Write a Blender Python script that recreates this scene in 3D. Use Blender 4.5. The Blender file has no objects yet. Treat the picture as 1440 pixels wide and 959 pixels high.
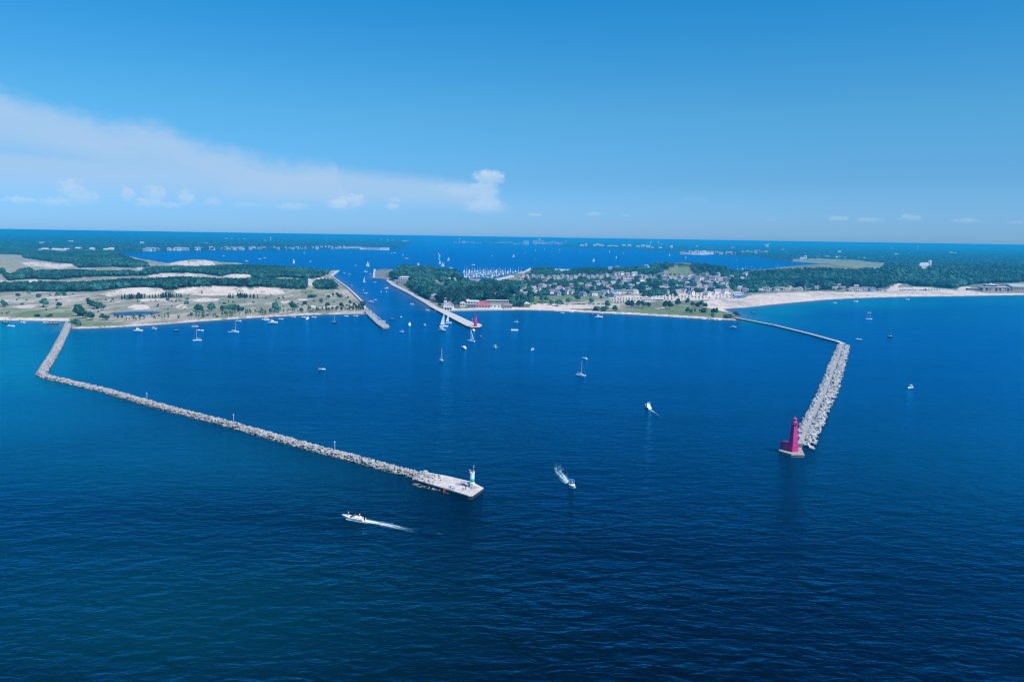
import bpy, bmesh, math, random
import numpy as np
from mathutils import Matrix, Vector
random.seed(7)
RNG = np.random.default_rng(11)
SC = bpy.context.scene
C = SC.collection
R = math.radians
PI = math.pi

# ------------------------------------------------------------------ camera
H = 110.0
F = 1120.0
TH = math.atan((478.83 - 332.8) / F)
PH = math.atan(0.0153)
Fv = np.array((0.0, math.cos(TH), -math.sin(TH)))
R0 = np.array((1.0, 0.0, 0.0))
U0 = np.array((0.0, math.sin(TH), math.cos(TH)))
Rv = R0 * math.cos(PH) + U0 * math.sin(PH)
Uv = U0 * math.cos(PH) - R0 * math.sin(PH)
cam_d = bpy.data.cameras.new('camera')
cam = bpy.data.objects.new('camera', cam_d)
C.objects.link(cam)
cam_d.sensor_width = 36.0
cam_d.lens = 36.0 * F / 1440.0
cam_d.clip_start = 1.0
cam_d.clip_end = 200000.0
M = Matrix(((Rv[0], Uv[0], -Fv[0], 0), (Rv[1], Uv[1], -Fv[1], 0), (Rv[2], Uv[2], -Fv[2], H), (0, 0, 0, 1)))
cam.matrix_world = M
SC.camera = cam


def ground(px, py, z=0.0):
    """point of the horizontal plane z seen along a sight line"""
    px = np.asarray(px, float); py = np.asarray(py, float)
    d = Fv * F + Rv * (px[..., None] - 720.0) - Uv * (py[..., None] - 478.83)
    t = (z - H) / d[..., 2]
    return d[..., 0] * t, d[..., 1] * t


def project(x, y, z=0.0):
    x = np.asarray(x, float); y = np.asarray(y, float)
    dz = np.asarray(z, float) - H + 0 * x
    f = y * Fv[1] + dz * Fv[2]
    r = x * Rv[0] + y * Rv[1] + dz * Rv[2]
    u = x * Uv[0] + y * Uv[1] + dz * Uv[2]
    return 720.0 + F * r / f, 478.83 - F * u / f


def hor(px):
    return 332.8 + 0.0153 * (np.asarray(px, float) - 720.0)


# ------------------------------------------------------------------ noise
def _hash(i, j, s):
    n = (i * 374761393 + j * 668265263 + s * 1442695041) & 0xFFFFFFFF
    n = ((n ^ (n >> 13)) * 1274126177) & 0xFFFFFFFF
    return ((n ^ (n >> 16)) & 0xFFFF) / 65535.0


def vnoise(x, y, s=0):
    x = np.asarray(x, float); y = np.asarray(y, float)
    i = np.floor(x).astype(np.int64); j = np.floor(y).astype(np.int64)
    fx = x - i; fy = y - j
    fx = fx * fx * (3 - 2 * fx); fy = fy * fy * (3 - 2 * fy)
    a = _hash(i, j, s); b = _hash(i + 1, j, s); c = _hash(i, j + 1, s); d = _hash(i + 1, j + 1, s)
    return (a * (1 - fx) + b * fx) * (1 - fy) + (c * (1 - fx) + d * fx) * fy


def fbm(x, y, s=0, o=4):
    t = 0; a = 0.5; w = 0
    for k in range(o):
        t = t + a * vnoise(x * 2 ** k, y * 2 ** k, s + k); w += a; a *= 0.55
    return t / w


def sstep(a, b, x):
    t = np.clip((np.asarray(x, float) - a) / (b - a), 0, 1)
    return t * t * (3 - 2 * t)


# ------------------------------------------------------------------ polygons
def inside(poly, px, py):
    px = np.asarray(px, float); py = np.asarray(py, float)
    res = np.zeros(px.shape, bool)
    n = len(poly)
    for k in range(n):
        x1, y1 = poly[k]; x2, y2 = poly[(k + 1) % n]
        if y1 == y2:
            continue
        c = ((y1 > py) != (y2 > py)) & (px < (x2 - x1) * (py - y1) / (y2 - y1) + x1)
        res ^= c
    return res


def any_inside(polys, px, py):
    r = np.zeros(np.asarray(px).shape, bool)
    for p in polys:
        r |= inside(p, px, py)
    return r


def seg_dist(wp, x, y):
    best = np.full(np.asarray(x).shape, 1e12)
    n = len(wp)
    for k in range(n):
        ax, ay = wp[k]; bx, by = wp[(k + 1) % n]
        dx, dy = bx - ax, by - ay
        l2 = dx * dx + dy * dy + 1e-9
        t = np.clip(((x - ax) * dx + (y - ay) * dy) / l2, 0, 1)
        best = np.minimum(best, (x - ax - t * dx) ** 2 + (y - ay - t * dy) ** 2)
    return np.sqrt(best)


LEFT_LAND = [(-400, 448), (0, 450.2), (60, 451), (97, 451.5), (101, 462), (140, 461), (180, 459), (220, 456.3), (260, 453.3), (300, 450.3), (340, 447.6),
             (380, 445.2), (420, 443.2), (460, 441.8), (500, 441.2), (513, 441), (517, 437), (513, 431), (509, 424), (500, 415), (488, 404), (479, 397.5), (470, 391),
             (465.5, 387.5), (476.5, 380.2), (474, 379.2), (455, 380.3), (430, 379.3), (400, 377), (370, 374.5), (340, 373), (300, 371.5), (270, 371.5), (240, 370.5),
             (215, 366), (200, 363.8), (185, 360.5), (172, 357.5), (162, 354.6), (158, 353), (100, 340), (-400, 330)]
NORTH_SHORE = [(-400, 352), (100, 352), (158, 354.2), (200, 353.2), (240, 352.4), (280, 351.6), (340, 351), (400, 350.6), (460, 349.8), (500, 350), (520, 350.6),
               (545, 351), (556, 350.3), (566, 347.8), (572, 345), (578, 341.5), (586, 339.2), (600, 338.5), (625, 339.2), (636, 341.2), (660, 342), (680, 342.8),
               (700, 344), (730, 344.2), (760, 344.6), (775, 345.5), (790, 347.2), (815, 348.7), (860, 349.6), (900, 351), (930, 352.3), (953, 353.8), (957, 356.7),
               (985, 358), (1003, 357.4), (1040, 359.4), (1062, 360), (1080, 363), (1100, 365.5), (1120, 367.7), (1160, 370.3), (1200, 373), (1240, 376.5), (1262, 379),
               (1700, 384), (1800, 348.5), (1100, 337.8), (700, 331.7), (200, 324), (-400, 314.9)]
PENINSULA = [(525.3, 380.5), (525.8, 391.2), (545, 393), (553, 396.3), (553, 402), (575, 412.5), (600, 427), (610, 434), (622, 437), (640, 436.3), (680, 435.6), (720, 435.2), (760, 435.8),
             (800, 437.6), (840, 439.6), (880, 441.5), (920, 443.4), (960, 446), (1000, 448.3), (1030, 449.6), (1040, 447.8), (1037, 442), (1024, 437), (1021, 433.8),
             (1050, 432), (1080, 428.6), (1120, 424.8), (1160, 421.2), (1200, 419), (1240, 417.6), (1280, 416.6), (1340, 416), (1400, 415), (1460, 414), (1800, 411),
             (1800, 372), (1262, 378.5), (1240, 381), (1200, 386), (1150, 386.5), (1130, 385.5), (1100, 384.5), (1060, 384.5), (1040, 383.5), (1000, 382), (960, 379.5),
             (900, 379.5), (860, 380), (820, 379.5), (800, 378), (775, 377.8), (745, 376), (737, 380.5), (716, 386), (697, 391.3), (680, 392.3), (652, 392.3), (645, 386.5),
             (640, 384), (620, 382), (600, 380.8), (570, 379), (548, 378), (535, 377.5)]
POND = [(153, 440.5), (162, 438.6), (185, 437.6), (212, 437.2), (228, 438.2), (222, 440.5), (200, 442.4), (178, 443.2), (162, 442.6)]
LANDS = [LEFT_LAND, NORTH_SHORE, PENINSULA]


def to_world(poly):
    out = []
    for (a, b) in poly:
        b = max(b, float(hor(a)) + 1.9)
        x, y = ground(a, b)
        out.append((float(x), float(y)))
    return out


LANDS_W = [to_world(p) for p in LANDS]
POND_W = to_world(POND)


def shore(x, y):
    """signed distance to the water's edge, positive on land"""
    px, py = project(x, y, 0.0)
    best = np.full(np.asarray(x).shape, -1e12)
    for p, w in zip(LANDS, LANDS_W):
        d = seg_dist(w, x, y)
        best = np.maximum(best, np.where(inside(p, px, py), d, -d))
    d = seg_dist(POND_W, x, y)
    return np.minimum(best, np.where(inside(POND, px, py), -d, d))


# bumps of the ground: where the crest is seen, half widths in metres, height
BUMPS = []
for (px, py, rx, ry, h) in [
    (258, 375, 60, 90, 13), (287, 375, 55, 90, 15), (335, 374, 70, 90, 9), (225, 389, 90, 60, 7), (265, 389, 60, 60, 6), (335, 391, 45, 70, 9),
    (195, 412, 55, 45, 8), (260, 411, 50, 45, 7), (310, 410, 60, 45, 9), (363, 411, 60, 45, 8), (395, 411, 45, 40, 5), (20, 374, 150, 200, 8), (80, 380, 130, 120, 9),
    (180, 372, 90, 180, 12), (140, 371, 80, 150, 10), (120, 392, 120, 60, 6), (30, 397, 120, 60, 6), (400, 397, 120, 70, 5), (453, 398, 50, 60, 5),
    (953, 388, 95, 120, 24), (985, 389, 120, 130, 14), (890, 388, 140, 150, 10), (800, 385, 160, 150, 6), (1110, 392, 170, 150, 19), (1165, 393, 170, 150, 21), (1230, 393, 170, 170, 17),
    (1300, 393, 220, 200, 19), (1400, 388, 260, 240, 19), (580, 388, 110, 150, 7), (720, 382, 60, 120, 7), (740, 382, 60, 100, 7), (1258, 405, 45, 40, 9), (270, 433, 22, 18, 2.5), (235, 437, 30, 20, 3)]:
    gx, gy = ground(px, py)
    BUMPS.append((float(gx), float(gy), rx, ry, h))


def height(x, y, sd=None):
    if sd is None:
        sd = shore(x, y)
    h = np.where(sd > 0, 1.5 * sstep(0, 22, sd) + 1.2 * sstep(15, 120, sd), np.maximum(sd * 0.1, -4.0))
    land = sstep(8, 60, sd)
    for (bx, by, rx, ry, bh) in BUMPS:
        h = h + land * bh * np.exp(-((x - bx) / rx) ** 2 - ((y - by) / ry) ** 2)
    near = 1 - sstep(3500, 6000, y)
    h = h + land * near * (fbm(x / 60, y / 60, 5) - 0.5) * 4.0 * sstep(20, 90, sd)
    return h


def on_land(px, py):
    """ground points (x, y, z) seen at photo points, on the terrain"""
    px = np.atleast_1d(np.asarray(px, float)); py = np.atleast_1d(np.asarray(py, float))
    z = np.full(px.shape, 2.0)
    for _ in range(6):
        x, y = ground(px, py, 0)
        t = (H - z) / H
        x, y = x * t, y * t
        z = 0.5 * z + 0.5 * np.maximum(height(x, y), 0.0)
    return x, y, z


def spot(px, py):
    x, y, z = on_land(px, py)
    return (float(x[0]), float(y[0]), float(z[0]))


def water_spot(px, py):
    x, y = ground(px, py)
    return (float(x), float(y), 0.0)


# ------------------------------------------------------------------ materials
MATS = {}


def new_mat(name):
    m = bpy.data.materials.new(name)
    m.use_nodes = True
    nt = m.node_tree
    b = nt.nodes['Principled BSDF']
    return m, nt, b


def N(nt, typ, **kw):
    n = nt.nodes.new(typ)
    for k, v in kw.items():
        if k == 'inp':
            for a, b in v.items():
                if hasattr(b, 'default_value') or hasattr(b, 'is_linked'):
                    nt.links.new(b, n.inputs[a])
                else:
                    n.inputs[a].default_value = b
        else:
            setattr(n, k, v)
    return n


def mat(name, rgb, rough=0.7, var=0.18, scale=1.5, spec=0.3, metal=0.0, rand=0.0):
    if name in MATS:
        return MATS[name]
    m, nt, b = new_mat(name)
    co = N(nt, 'ShaderNodeTexCoord')
    nz = N(nt, 'ShaderNodeTexNoise', inp={'Vector': co.outputs['Object'], 'Scale': scale, 'Detail': 4.0})
    mr = N(nt, 'ShaderNodeMapRange', inp={'Value': nz.outputs['Fac'], 'From Min': 0.3, 'From Max': 0.7, 'To Min': 1 - var, 'To Max': 1 + var})
    mul = N(nt, 'ShaderNodeVectorMath', operation='SCALE', inp={0: (*rgb[:3],), 'Scale': mr.outputs['Result']})
    col = mul.outputs['Vector']
    if rand:
        oi = N(nt, 'ShaderNodeObjectInfo')
        mr2 = N(nt, 'ShaderNodeMapRange', inp={'Value': oi.outputs['Random'], 'To Min': 1 - rand, 'To Max': 1 + rand})
        m2 = N(nt, 'ShaderNodeVectorMath', operation='SCALE', inp={0: col, 'Scale': mr2.outputs['Result']})
        col = m2.outputs['Vector']
    nt.links.new(col, b.inputs['Base Color'])
    b.inputs['Roughness'].default_value = rough
    b.inputs['Specular IOR Level'].default_value = spec
    b.inputs['Metallic'].default_value = metal
    MATS[name] = m
    return m


# ------------------------------------------------------------------ mesh builder
class MB:
    def __init__(s):
        s.v = []; s.f = []

    def add(s, vs, fs):
        o = len(s.v)
        s.v += [tuple(p) for p in vs]
        s.f += [tuple(i + o for i in f) for f in fs]
        return s

    def box(s, x0, x1, y0, y1, z0, z1):
        return s.add([(x0, y0, z0), (x1, y0, z0), (x1, y1, z0), (x0, y1, z0), (x0, y0, z1), (x1, y0, z1), (x1, y1, z1), (x0, y1, z1)],
                     [(3, 2, 1, 0), (4, 5, 6, 7), (0, 1, 5, 4), (1, 2, 6, 5), (2, 3, 7, 6), (3, 0, 4, 7)])

    def lathe(s, prof, n=16, cx=0, cy=0, rot=0.0):
        vs = []; fs = []
        for (r, z) in prof:
            for k in range(n):
                a = 2 * PI * k / n + rot
                vs.append((cx + r * math.cos(a), cy + r * math.sin(a), z))
        m = len(prof)
        for i in range(m - 1):
            for k in range(n):
                a, b = i * n + k, i * n + (k + 1) % n
                fs.append((a, b, b + n, a + n))
        fs.append(tuple(range(n - 1, -1, -1)))
        fs.append(tuple((m - 1) * n + k for k in range(n)))
        return s.add(vs, fs)

    def tube(s, p, q, r, n=6, r2=None):
        p = Vector(p); q = Vector(q)
        d = (q - p).normalized()
        a = d.orthogonal().normalized(); b = d.cross(a)
        r2 = r if r2 is None else r2
        vs = [p + (a * math.cos(2 * PI * k / n) + b * math.sin(2 * PI * k / n)) * r for k in range(n)] + \
             [q + (a * math.cos(2 * PI * k / n) + b * math.sin(2 * PI * k / n)) * r2 for k in range(n)]
        fs = [(k, (k + 1) % n, n + (k + 1) % n, n + k) for k in range(n)] + [tuple(range(n - 1, -1, -1)), tuple(range(n, 2 * n))]
        return s.add(vs, fs)

    def prism(s, pts, z0, z1):
        """vertical prism over a ground outline"""
        n = len(pts)
        ar = sum(pts[k][0] * pts[(k + 1) % n][1] - pts[(k + 1) % n][0] * pts[k][1] for k in range(n))
        if ar < 0:
            pts = pts[::-1]
        vs = [(p[0], p[1], z0) for p in pts] + [(p[0], p[1], z1) for p in pts]
        fs = [tuple(range(n - 1, -1, -1)), tuple(range(n, 2 * n))] + [(k, (k + 1) % n, n + (k + 1) % n, n + k) for k in range(n)]
        return s.add(vs, fs)

    def gable(s, x0, x1, y0, y1, z0, z1, over=0.0):
        """gable roof, ridge along x"""
        x0 -= over; x1 += over; y0 -= over; y1 += over
        ym = (y0 + y1) / 2
        return s.add([(x0, y0, z0), (x1, y0, z0), (x1, y1, z0), (x0, y1, z0), (x0, ym, z1), (x1, ym, z1)],
                     [(3, 2, 1, 0), (0, 1, 5, 4), (2, 3, 4, 5), (1, 2, 5), (3, 0, 4)])

    def hip(s, x0, x1, y0, y1, z0, z1, over=0.0):
        x0 -= over; x1 += over; y0 -= over; y1 += over
        ym = (y0 + y1) / 2; q = min((y1 - y0) / 2, (x1 - x0) / 2 - 0.05)
        return s.add([(x0, y0, z0), (x1, y0, z0), (x1, y1, z0), (x0, y1, z0), (x0 + q, ym, z1), (x1 - q, ym, z1)],
                     [(3, 2, 1, 0), (0, 1, 5, 4), (2, 3, 4, 5), (1, 2, 5), (3, 0, 4)])

    def mesh(s, name, smooth=False):
        me = bpy.data.meshes.new(name)
        me.from_pydata(s.v, [], s.f)
        if smooth:
            me.polygons.foreach_set('use_smooth', [True] * len(me.polygons))
        me.update()
        return me


def obj(name, mb, m=None, parent=None, smooth=False, loc=None):
    me = mb.mesh(name, smooth) if isinstance(mb, MB) else mb
    o = bpy.data.objects.new(name, me)
    C.objects.link(o)
    if m is not None and not me.materials:
        me.materials.append(m)
    if parent is not None:
        o.parent = parent
    if loc is not None:
        o.location = loc
    return o


def tag(o, label=None, cat=None, group=None, kind=None):
    if label: o['label'] = label
    if cat: o['category'] = cat
    if group: o['group'] = group
    if kind: o['kind'] = kind
    return o


def thing(name, label, cat, loc=(0, 0, 0), rotz=0.0, group=None, scale=1.0):
    o = bpy.data.objects.new(name, None)
    o.empty_display_size = 0.5
    C.objects.link(o)
    o.location = loc; o.rotation_euler = (0, 0, rotz)
    o.scale = scale if isinstance(scale, tuple) else (scale,) * 3
    return tag(o, label, cat, group)


KIDS = {}


def kids(o):
    return [c for c in o.children]


def dup(root, loc, rotz=0.0, label=None, group=None, scale=1.0, cache={}):
    key = root.name
    if key not in cache:
        cache[key] = [(c, [g for g in c.children]) for c in root.children]
    r = root.copy(); C.objects.link(r)
    r.location = loc; r.rotation_euler = (0, 0, rotz)
    r.scale = scale if isinstance(scale, tuple) else (scale,) * 3
    if label: r['label'] = label
    if group: r['group'] = group
    elif 'group' in r and group == '': del r['group']
    for c, gs in cache[key]:
        cc = c.copy(); C.objects.link(cc); cc.parent = r
        for g in gs:
            gg = g.copy(); C.objects.link(gg); gg.parent = cc
    return r


class Proto:
    """first use takes the built thing itself, later uses copy it"""
    def __init__(s, root):
        s.root = root; s.used = False

    def put(s, loc, rotz, label, group=None, scale=1.0):
        if not s.used:
            s.used = True
            o = s.root
            for c in o.children:
                pass
            s.src = [(c, list(c.children)) for c in o.children]
            o.location = loc; o.rotation_euler = (0, 0, rotz)
            o.scale = scale if isinstance(scale, tuple) else (scale,) * 3
            o['label'] = label
            if group: o['group'] = group
            return o
        r = s.root.copy(); C.objects.link(r)
        r.location = loc; r.rotation_euler = (0, 0, rotz)
        r.scale = scale if isinstance(scale, tuple) else (scale,) * 3
        r['label'] = label
        if group: r['group'] = group
        elif 'group' in r: del r['group']
        for c, gs in s.src:
            cc = c.copy(); C.objects.link(cc); cc.parent = r
            for g in gs:
                gg = g.copy(); C.objects.link(gg); gg.parent = cc
        return r


def grid_mesh(name, X, Y, Z):
    """quads over a rows x cols lattice"""
    r, c = X.shape
    me = bpy.data.meshes.new(name)
    me.vertices.add(r * c)
    me.vertices.foreach_set('co', np.stack([X, Y, Z], -1).reshape(-1).astype(np.float32))
    i = np.arange(r * c).reshape(r, c)
    q = np.stack([i[:-1, :-1], i[:-1, 1:], i[1:, 1:], i[1:, :-1]], -1).reshape(-1, 4)
    me.loops.add(q.size)
    me.loops.foreach_set('vertex_index', q.reshape(-1).astype(np.int32))
    me.polygons.add(len(q))
    me.polygons.foreach_set('loop_start', np.arange(0, q.size, 4, dtype=np.int32))
    me.polygons.foreach_set('use_smooth', np.ones(len(q), bool))
    me.update(calc_edges=True)
    me.validate()
    return me


def vcol(me, name, rgb):
    a = me.attributes.new(name, 'FLOAT_COLOR', 'POINT')
    a.data.foreach_set('color', np.concatenate([rgb, np.ones((len(rgb), 1))], 1).reshape(-1).astype(np.float32))
SKY_S = 0.10
SKY_GRADE = [(0.0, (0.46, 0.96, 2.0)), (1.2, (0.40, 0.85, 1.74)), (4.0, (0.32, 0.75, 1.30)), (8.3, (0.30, 0.88, 1.24)), (12.0, (0.21, 0.90, 1.32)), (16.0, (0.11, 0.92, 1.40)), (30.0, (0.06, 0.85, 1.45)), (60.0, (0.05, 0.85, 1.45))]
SUN_E = 5.0
EXPO = 0.0
HAZE_D = 1.15e-4
HAZE_C = (0.03, 0.54, 0.93, 1)
# ------------------------------------------------------------------ terrain
SAND = [  # bright bare sand
    [(150, 411), (165, 407), (180, 404.5), (195, 403.5), (212, 404), (228, 404.5), (233, 410), (228, 414), (212, 415), (190, 414), (170, 414), (155, 417), (140, 413)],
    [(244, 409), (262, 404.5), (280, 403), (300, 402), (318, 402.5), (340, 404), (352, 406), (365, 403.5), (385, 404), (398, 408), (402, 412), (385, 414), (360, 413), (330, 414), (300, 415.5), (270, 414), (250, 412)],
    [(238, 371), (250, 366.5), (258, 365), (272, 367.5), (280, 366), (290, 365), (298, 367), (302, 371.5), (295, 373.5), (262, 373.5), (245, 373.5)],
    [(205, 388), (225, 384), (250, 383), (275, 384), (292, 386.5), (285, 390), (255, 391), (230, 391)],
    [(312, 388), (325, 385), (345, 384), (356, 386), (350, 391), (335, 392), (318, 391)],
    [(128, 365), (138, 363.5), (142, 360), (144, 365), (152, 370), (153, 373), (143, 373), (138, 368), (129, 367)],
    [(160, 361), (175, 363), (180, 368), (188, 370), (200, 372), (204, 380), (196, 380), (190, 374), (172, 373), (163, 368)],
    [(30, 369), (45, 367), (62, 368), (80, 371), (104, 370), (103, 374), (80, 377), (55, 374), (35, 373)],
    [(0, 393), (18, 397), (0, 398)], [(35, 394), (50, 392), (55, 396), (40, 398)], [(22, 388.5), (35, 386), (36, 390), (26, 391)],
    [(20, 431), (40, 428), (52, 428), (45, 432), (28, 433)], [(58, 417), (98, 416), (97, 418.5), (60, 418.5)], [(90, 422), (118, 419), (118, 422), (95, 424)],
    [(178, 432), (188, 427), (205, 428), (212, 433), (195, 435.5)], [(195, 420.5), (225, 419), (224, 422), (200, 423)],
    [(246, 431), (256, 427), (264, 428), (263, 433), (250, 434)], [(265, 421), (290, 418), (312, 419), (305, 423), (280, 424)], [(225, 420), (250, 419), (245, 422), (225, 423)],
    [(393, 423), (405, 421.5), (412, 423), (410, 427), (397, 427)], [(434, 427), (448, 430), (462, 430), (474, 428), (470, 432), (452, 434), (440, 432)], [(418, 420), (432, 420), (432, 422), (420, 422)],
    [(430, 391), (436, 391), (442, 397), (444, 402), (437, 405), (433, 398)], [(440, 393), (452, 389), (460, 391), (456, 394), (445, 394)],
    [(0, 445), (30, 446), (60, 446.5), (97, 446.5), (98, 453), (-100, 452), (-100, 444)],
    [(101, 465), (101, 459.5), (140, 458.5), (180, 456.5), (220, 454), (260, 451), (300, 448), (340, 445.3), (380, 443), (420, 441), (460, 439.6), (513, 439), (513, 445), (460, 446), (380, 450), (300, 455), (220, 461)],
    [(462, 388), (476, 378), (478, 381), (466, 391)],
    # south side
    [(985, 425), (1000, 421), (1040, 418), (1065, 413), (1100, 410.5), (1150, 409.5), (1200, 410), (1250, 409), (1300, 408.8), (1345, 408.5), (1370, 410), (1400, 411.5), (1440, 412), (1500, 411), (1500, 420), (1340, 420), (1200, 423), (1080, 433), (1022, 438), (1010, 436), (990, 431)],
    [(620, 434.5), (640, 433.5), (680, 432.5), (720, 432), (760, 431.5), (760, 438), (620, 440)],
    [(745, 429), (790, 430), (850, 427), (900, 425), (905, 421), (880, 423), (870, 431), (840, 432), (800, 434), (830, 436.5), (880, 438.5), (920, 441), (970, 443.5), (1000, 445.5), (1030, 447), (1040, 450), (1000, 452), (920, 447), (840, 443), (745, 440)],
    [(858, 418), (880, 415), (905, 413.5), (935, 413), (985, 410.5), (1032, 408), (1045, 411.5), (1035, 418), (985, 421.5), (930, 422.5), (900, 424.5), (862, 424.5)], [(745, 427), (800, 426), (850, 424), (855, 428), (800, 430), (745, 430)], [(920, 433), (934, 431), (934, 434)],
    [(720, 383), (730, 377), (745, 375.5), (748, 379), (735, 384)], [(778, 378), (800, 377), (806, 381), (785, 382)], [(695, 392), (720, 386), (722, 389), (700, 394)],
    [(1246, 407), (1255, 402), (1262, 397.5), (1270, 398), (1262, 403), (1290, 403), (1340, 406.5), (1345, 410), (1250, 410)], [(1345, 408), (1350, 402), (1362, 402), (1372, 407), (1360, 411)],
    [(955, 356.5), (958, 354.5), (985, 354), (1003, 354.5), (1005, 357), (985, 358.5), (960, 358)],
]
GRASSY = [  # lawns and green fields
    [(1113, 364), (1150, 363), (1200, 365), (1246, 370), (1243, 376), (1200, 374), (1150, 370.5), (1115, 367)],
    [(438, 396), (444, 394), (442, 402)], [(420, 407), (470, 406), (470, 412), (425, 413)], [(100, 462), (105, 446), (120, 448), (140, 452), (180, 455), (140, 460)],
    [(0, 434), (100, 432), (104, 446), (0, 446)], [(745, 421), (800, 416), (850, 415), (855, 421), (830, 427), (790, 430), (745, 429)], [(920, 434), (960, 428), (990, 432), (1020, 440), (1010, 446), (960, 443), (900, 440), (850, 436), (845, 432), (880, 430)],
    [(722, 386), (745, 382), (748, 386), (730, 392)], [(722, 394), (790, 388), (800, 391), (745, 394)], [(1375, 408), (1440, 407), (1500, 407), (1500, 412), (1400, 411.5), (1380, 410.5)],
    [(930, 384), (950, 373), (966, 373), (974, 383), (960, 387)], [(900, 393.5), (990, 395), (985, 398), (900, 396)],
]
MEADOW = [(-100, 352), (0, 357.5), (34, 359), (32, 366), (60, 371), (104, 374), (60, 381), (42, 384), (0, 388), (-100, 388)]
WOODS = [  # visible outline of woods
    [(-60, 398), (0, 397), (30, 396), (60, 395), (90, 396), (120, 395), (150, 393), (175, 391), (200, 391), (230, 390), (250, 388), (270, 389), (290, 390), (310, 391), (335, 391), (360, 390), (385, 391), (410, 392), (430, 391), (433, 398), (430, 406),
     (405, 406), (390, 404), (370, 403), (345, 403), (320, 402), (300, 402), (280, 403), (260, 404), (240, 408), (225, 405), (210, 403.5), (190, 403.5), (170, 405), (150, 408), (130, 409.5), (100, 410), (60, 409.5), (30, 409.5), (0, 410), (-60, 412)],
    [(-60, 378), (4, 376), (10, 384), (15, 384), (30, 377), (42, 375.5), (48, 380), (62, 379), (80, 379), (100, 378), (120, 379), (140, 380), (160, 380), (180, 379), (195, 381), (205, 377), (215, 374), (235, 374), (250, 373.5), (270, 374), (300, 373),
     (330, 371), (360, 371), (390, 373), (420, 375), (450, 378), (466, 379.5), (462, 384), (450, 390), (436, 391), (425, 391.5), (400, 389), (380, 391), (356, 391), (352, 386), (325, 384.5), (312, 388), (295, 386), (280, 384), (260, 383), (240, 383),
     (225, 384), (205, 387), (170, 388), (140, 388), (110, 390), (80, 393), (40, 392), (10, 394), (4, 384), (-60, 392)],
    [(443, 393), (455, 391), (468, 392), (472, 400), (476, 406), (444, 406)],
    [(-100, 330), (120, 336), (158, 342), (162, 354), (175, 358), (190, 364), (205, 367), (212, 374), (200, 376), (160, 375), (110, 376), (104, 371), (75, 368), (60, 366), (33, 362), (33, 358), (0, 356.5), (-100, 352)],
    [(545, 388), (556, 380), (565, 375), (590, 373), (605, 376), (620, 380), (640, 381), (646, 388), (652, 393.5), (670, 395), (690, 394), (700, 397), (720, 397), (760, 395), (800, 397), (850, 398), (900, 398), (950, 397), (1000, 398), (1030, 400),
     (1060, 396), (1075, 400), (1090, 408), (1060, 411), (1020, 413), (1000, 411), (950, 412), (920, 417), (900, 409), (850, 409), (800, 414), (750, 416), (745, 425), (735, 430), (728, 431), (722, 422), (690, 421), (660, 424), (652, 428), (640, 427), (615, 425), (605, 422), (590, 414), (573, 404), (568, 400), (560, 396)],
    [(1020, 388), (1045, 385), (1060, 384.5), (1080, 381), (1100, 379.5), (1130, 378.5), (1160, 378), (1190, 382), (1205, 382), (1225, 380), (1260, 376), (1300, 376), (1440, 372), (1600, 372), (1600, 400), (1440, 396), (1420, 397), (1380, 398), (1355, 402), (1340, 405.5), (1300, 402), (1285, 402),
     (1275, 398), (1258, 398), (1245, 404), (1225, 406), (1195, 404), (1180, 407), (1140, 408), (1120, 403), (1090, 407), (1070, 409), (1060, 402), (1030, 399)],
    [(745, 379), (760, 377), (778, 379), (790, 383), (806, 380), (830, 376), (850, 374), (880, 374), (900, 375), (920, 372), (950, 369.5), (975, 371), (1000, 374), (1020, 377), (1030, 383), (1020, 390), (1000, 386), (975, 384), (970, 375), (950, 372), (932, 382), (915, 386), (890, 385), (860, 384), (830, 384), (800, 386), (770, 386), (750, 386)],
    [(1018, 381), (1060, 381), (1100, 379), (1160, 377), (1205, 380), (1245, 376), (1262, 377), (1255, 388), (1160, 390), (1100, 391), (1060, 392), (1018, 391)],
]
FARWOOD_GAPS = [GRASSY[0], SAND[-1], MEADOW]

vs_ = np.concatenate([np.arange(1.95, 12, 0.35), np.arange(12, 152, 0.55)])
ys = H * F * 0.995 / vs_
ss = np.arange(-0.95, 0.9501, 0.0016)
TY = np.repeat(ys[:, None], len(ss), 1)
TX = TY * ss[None, :]
sd_ = shore(TX, TY)
TZ = height(TX, TY, sd_)
TZ = np.where(TY > 8000, np.minimum(TZ, 6.0), TZ)
tpx, tpy = project(TX, TY, np.maximum(TZ, 0))
jx = tpx + (fbm(TX / 30, TY / 30, 40) - 0.5) * 5
jy = tpy + (fbm(TX / 30, TY / 30, 60) - 0.5) * 1.6
n1 = fbm(TX / 45, TY / 110, 1)[..., None]; n2 = fbm(TX / 14, TY / 40, 2)[..., None]; n3 = fbm(TX / 160, TY / 300, 3)[..., None]
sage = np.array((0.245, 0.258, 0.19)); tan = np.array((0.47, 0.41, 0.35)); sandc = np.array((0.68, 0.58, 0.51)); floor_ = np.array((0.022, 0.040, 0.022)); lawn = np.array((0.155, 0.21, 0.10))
col = sage * (0.75 + 0.5 * n2) + (tan - sage) * sstep(0.42, 0.72, n1 * 0.6 + n2 * 0.4)
town = (jx > 520) & (TY < 4000)
urb = np.array((0.17, 0.19, 0.13)) * (0.7 + 0.6 * n2) + np.array((0.10, 0.10, 0.09)) * sstep(0.5, 0.7, n1)
col = np.where(town[..., None], urb, col)
col = np.where(inside(MEADOW, jx, jy)[..., None], np.array((0.33, 0.315, 0.22)) * (0.8 + 0.4 * n2), col)
far = inside(NORTH_SHORE, tpx, tpy) & (TY > 3000) | (TY > 4200)
col = np.where(far[..., None], np.array((0.030, 0.052, 0.030)) * (0.55 + 0.9 * n3), col)
col = np.where(any_inside(WOODS, jx, jy)[..., None], floor_ * (0.7 + 0.7 * n2), col)
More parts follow.
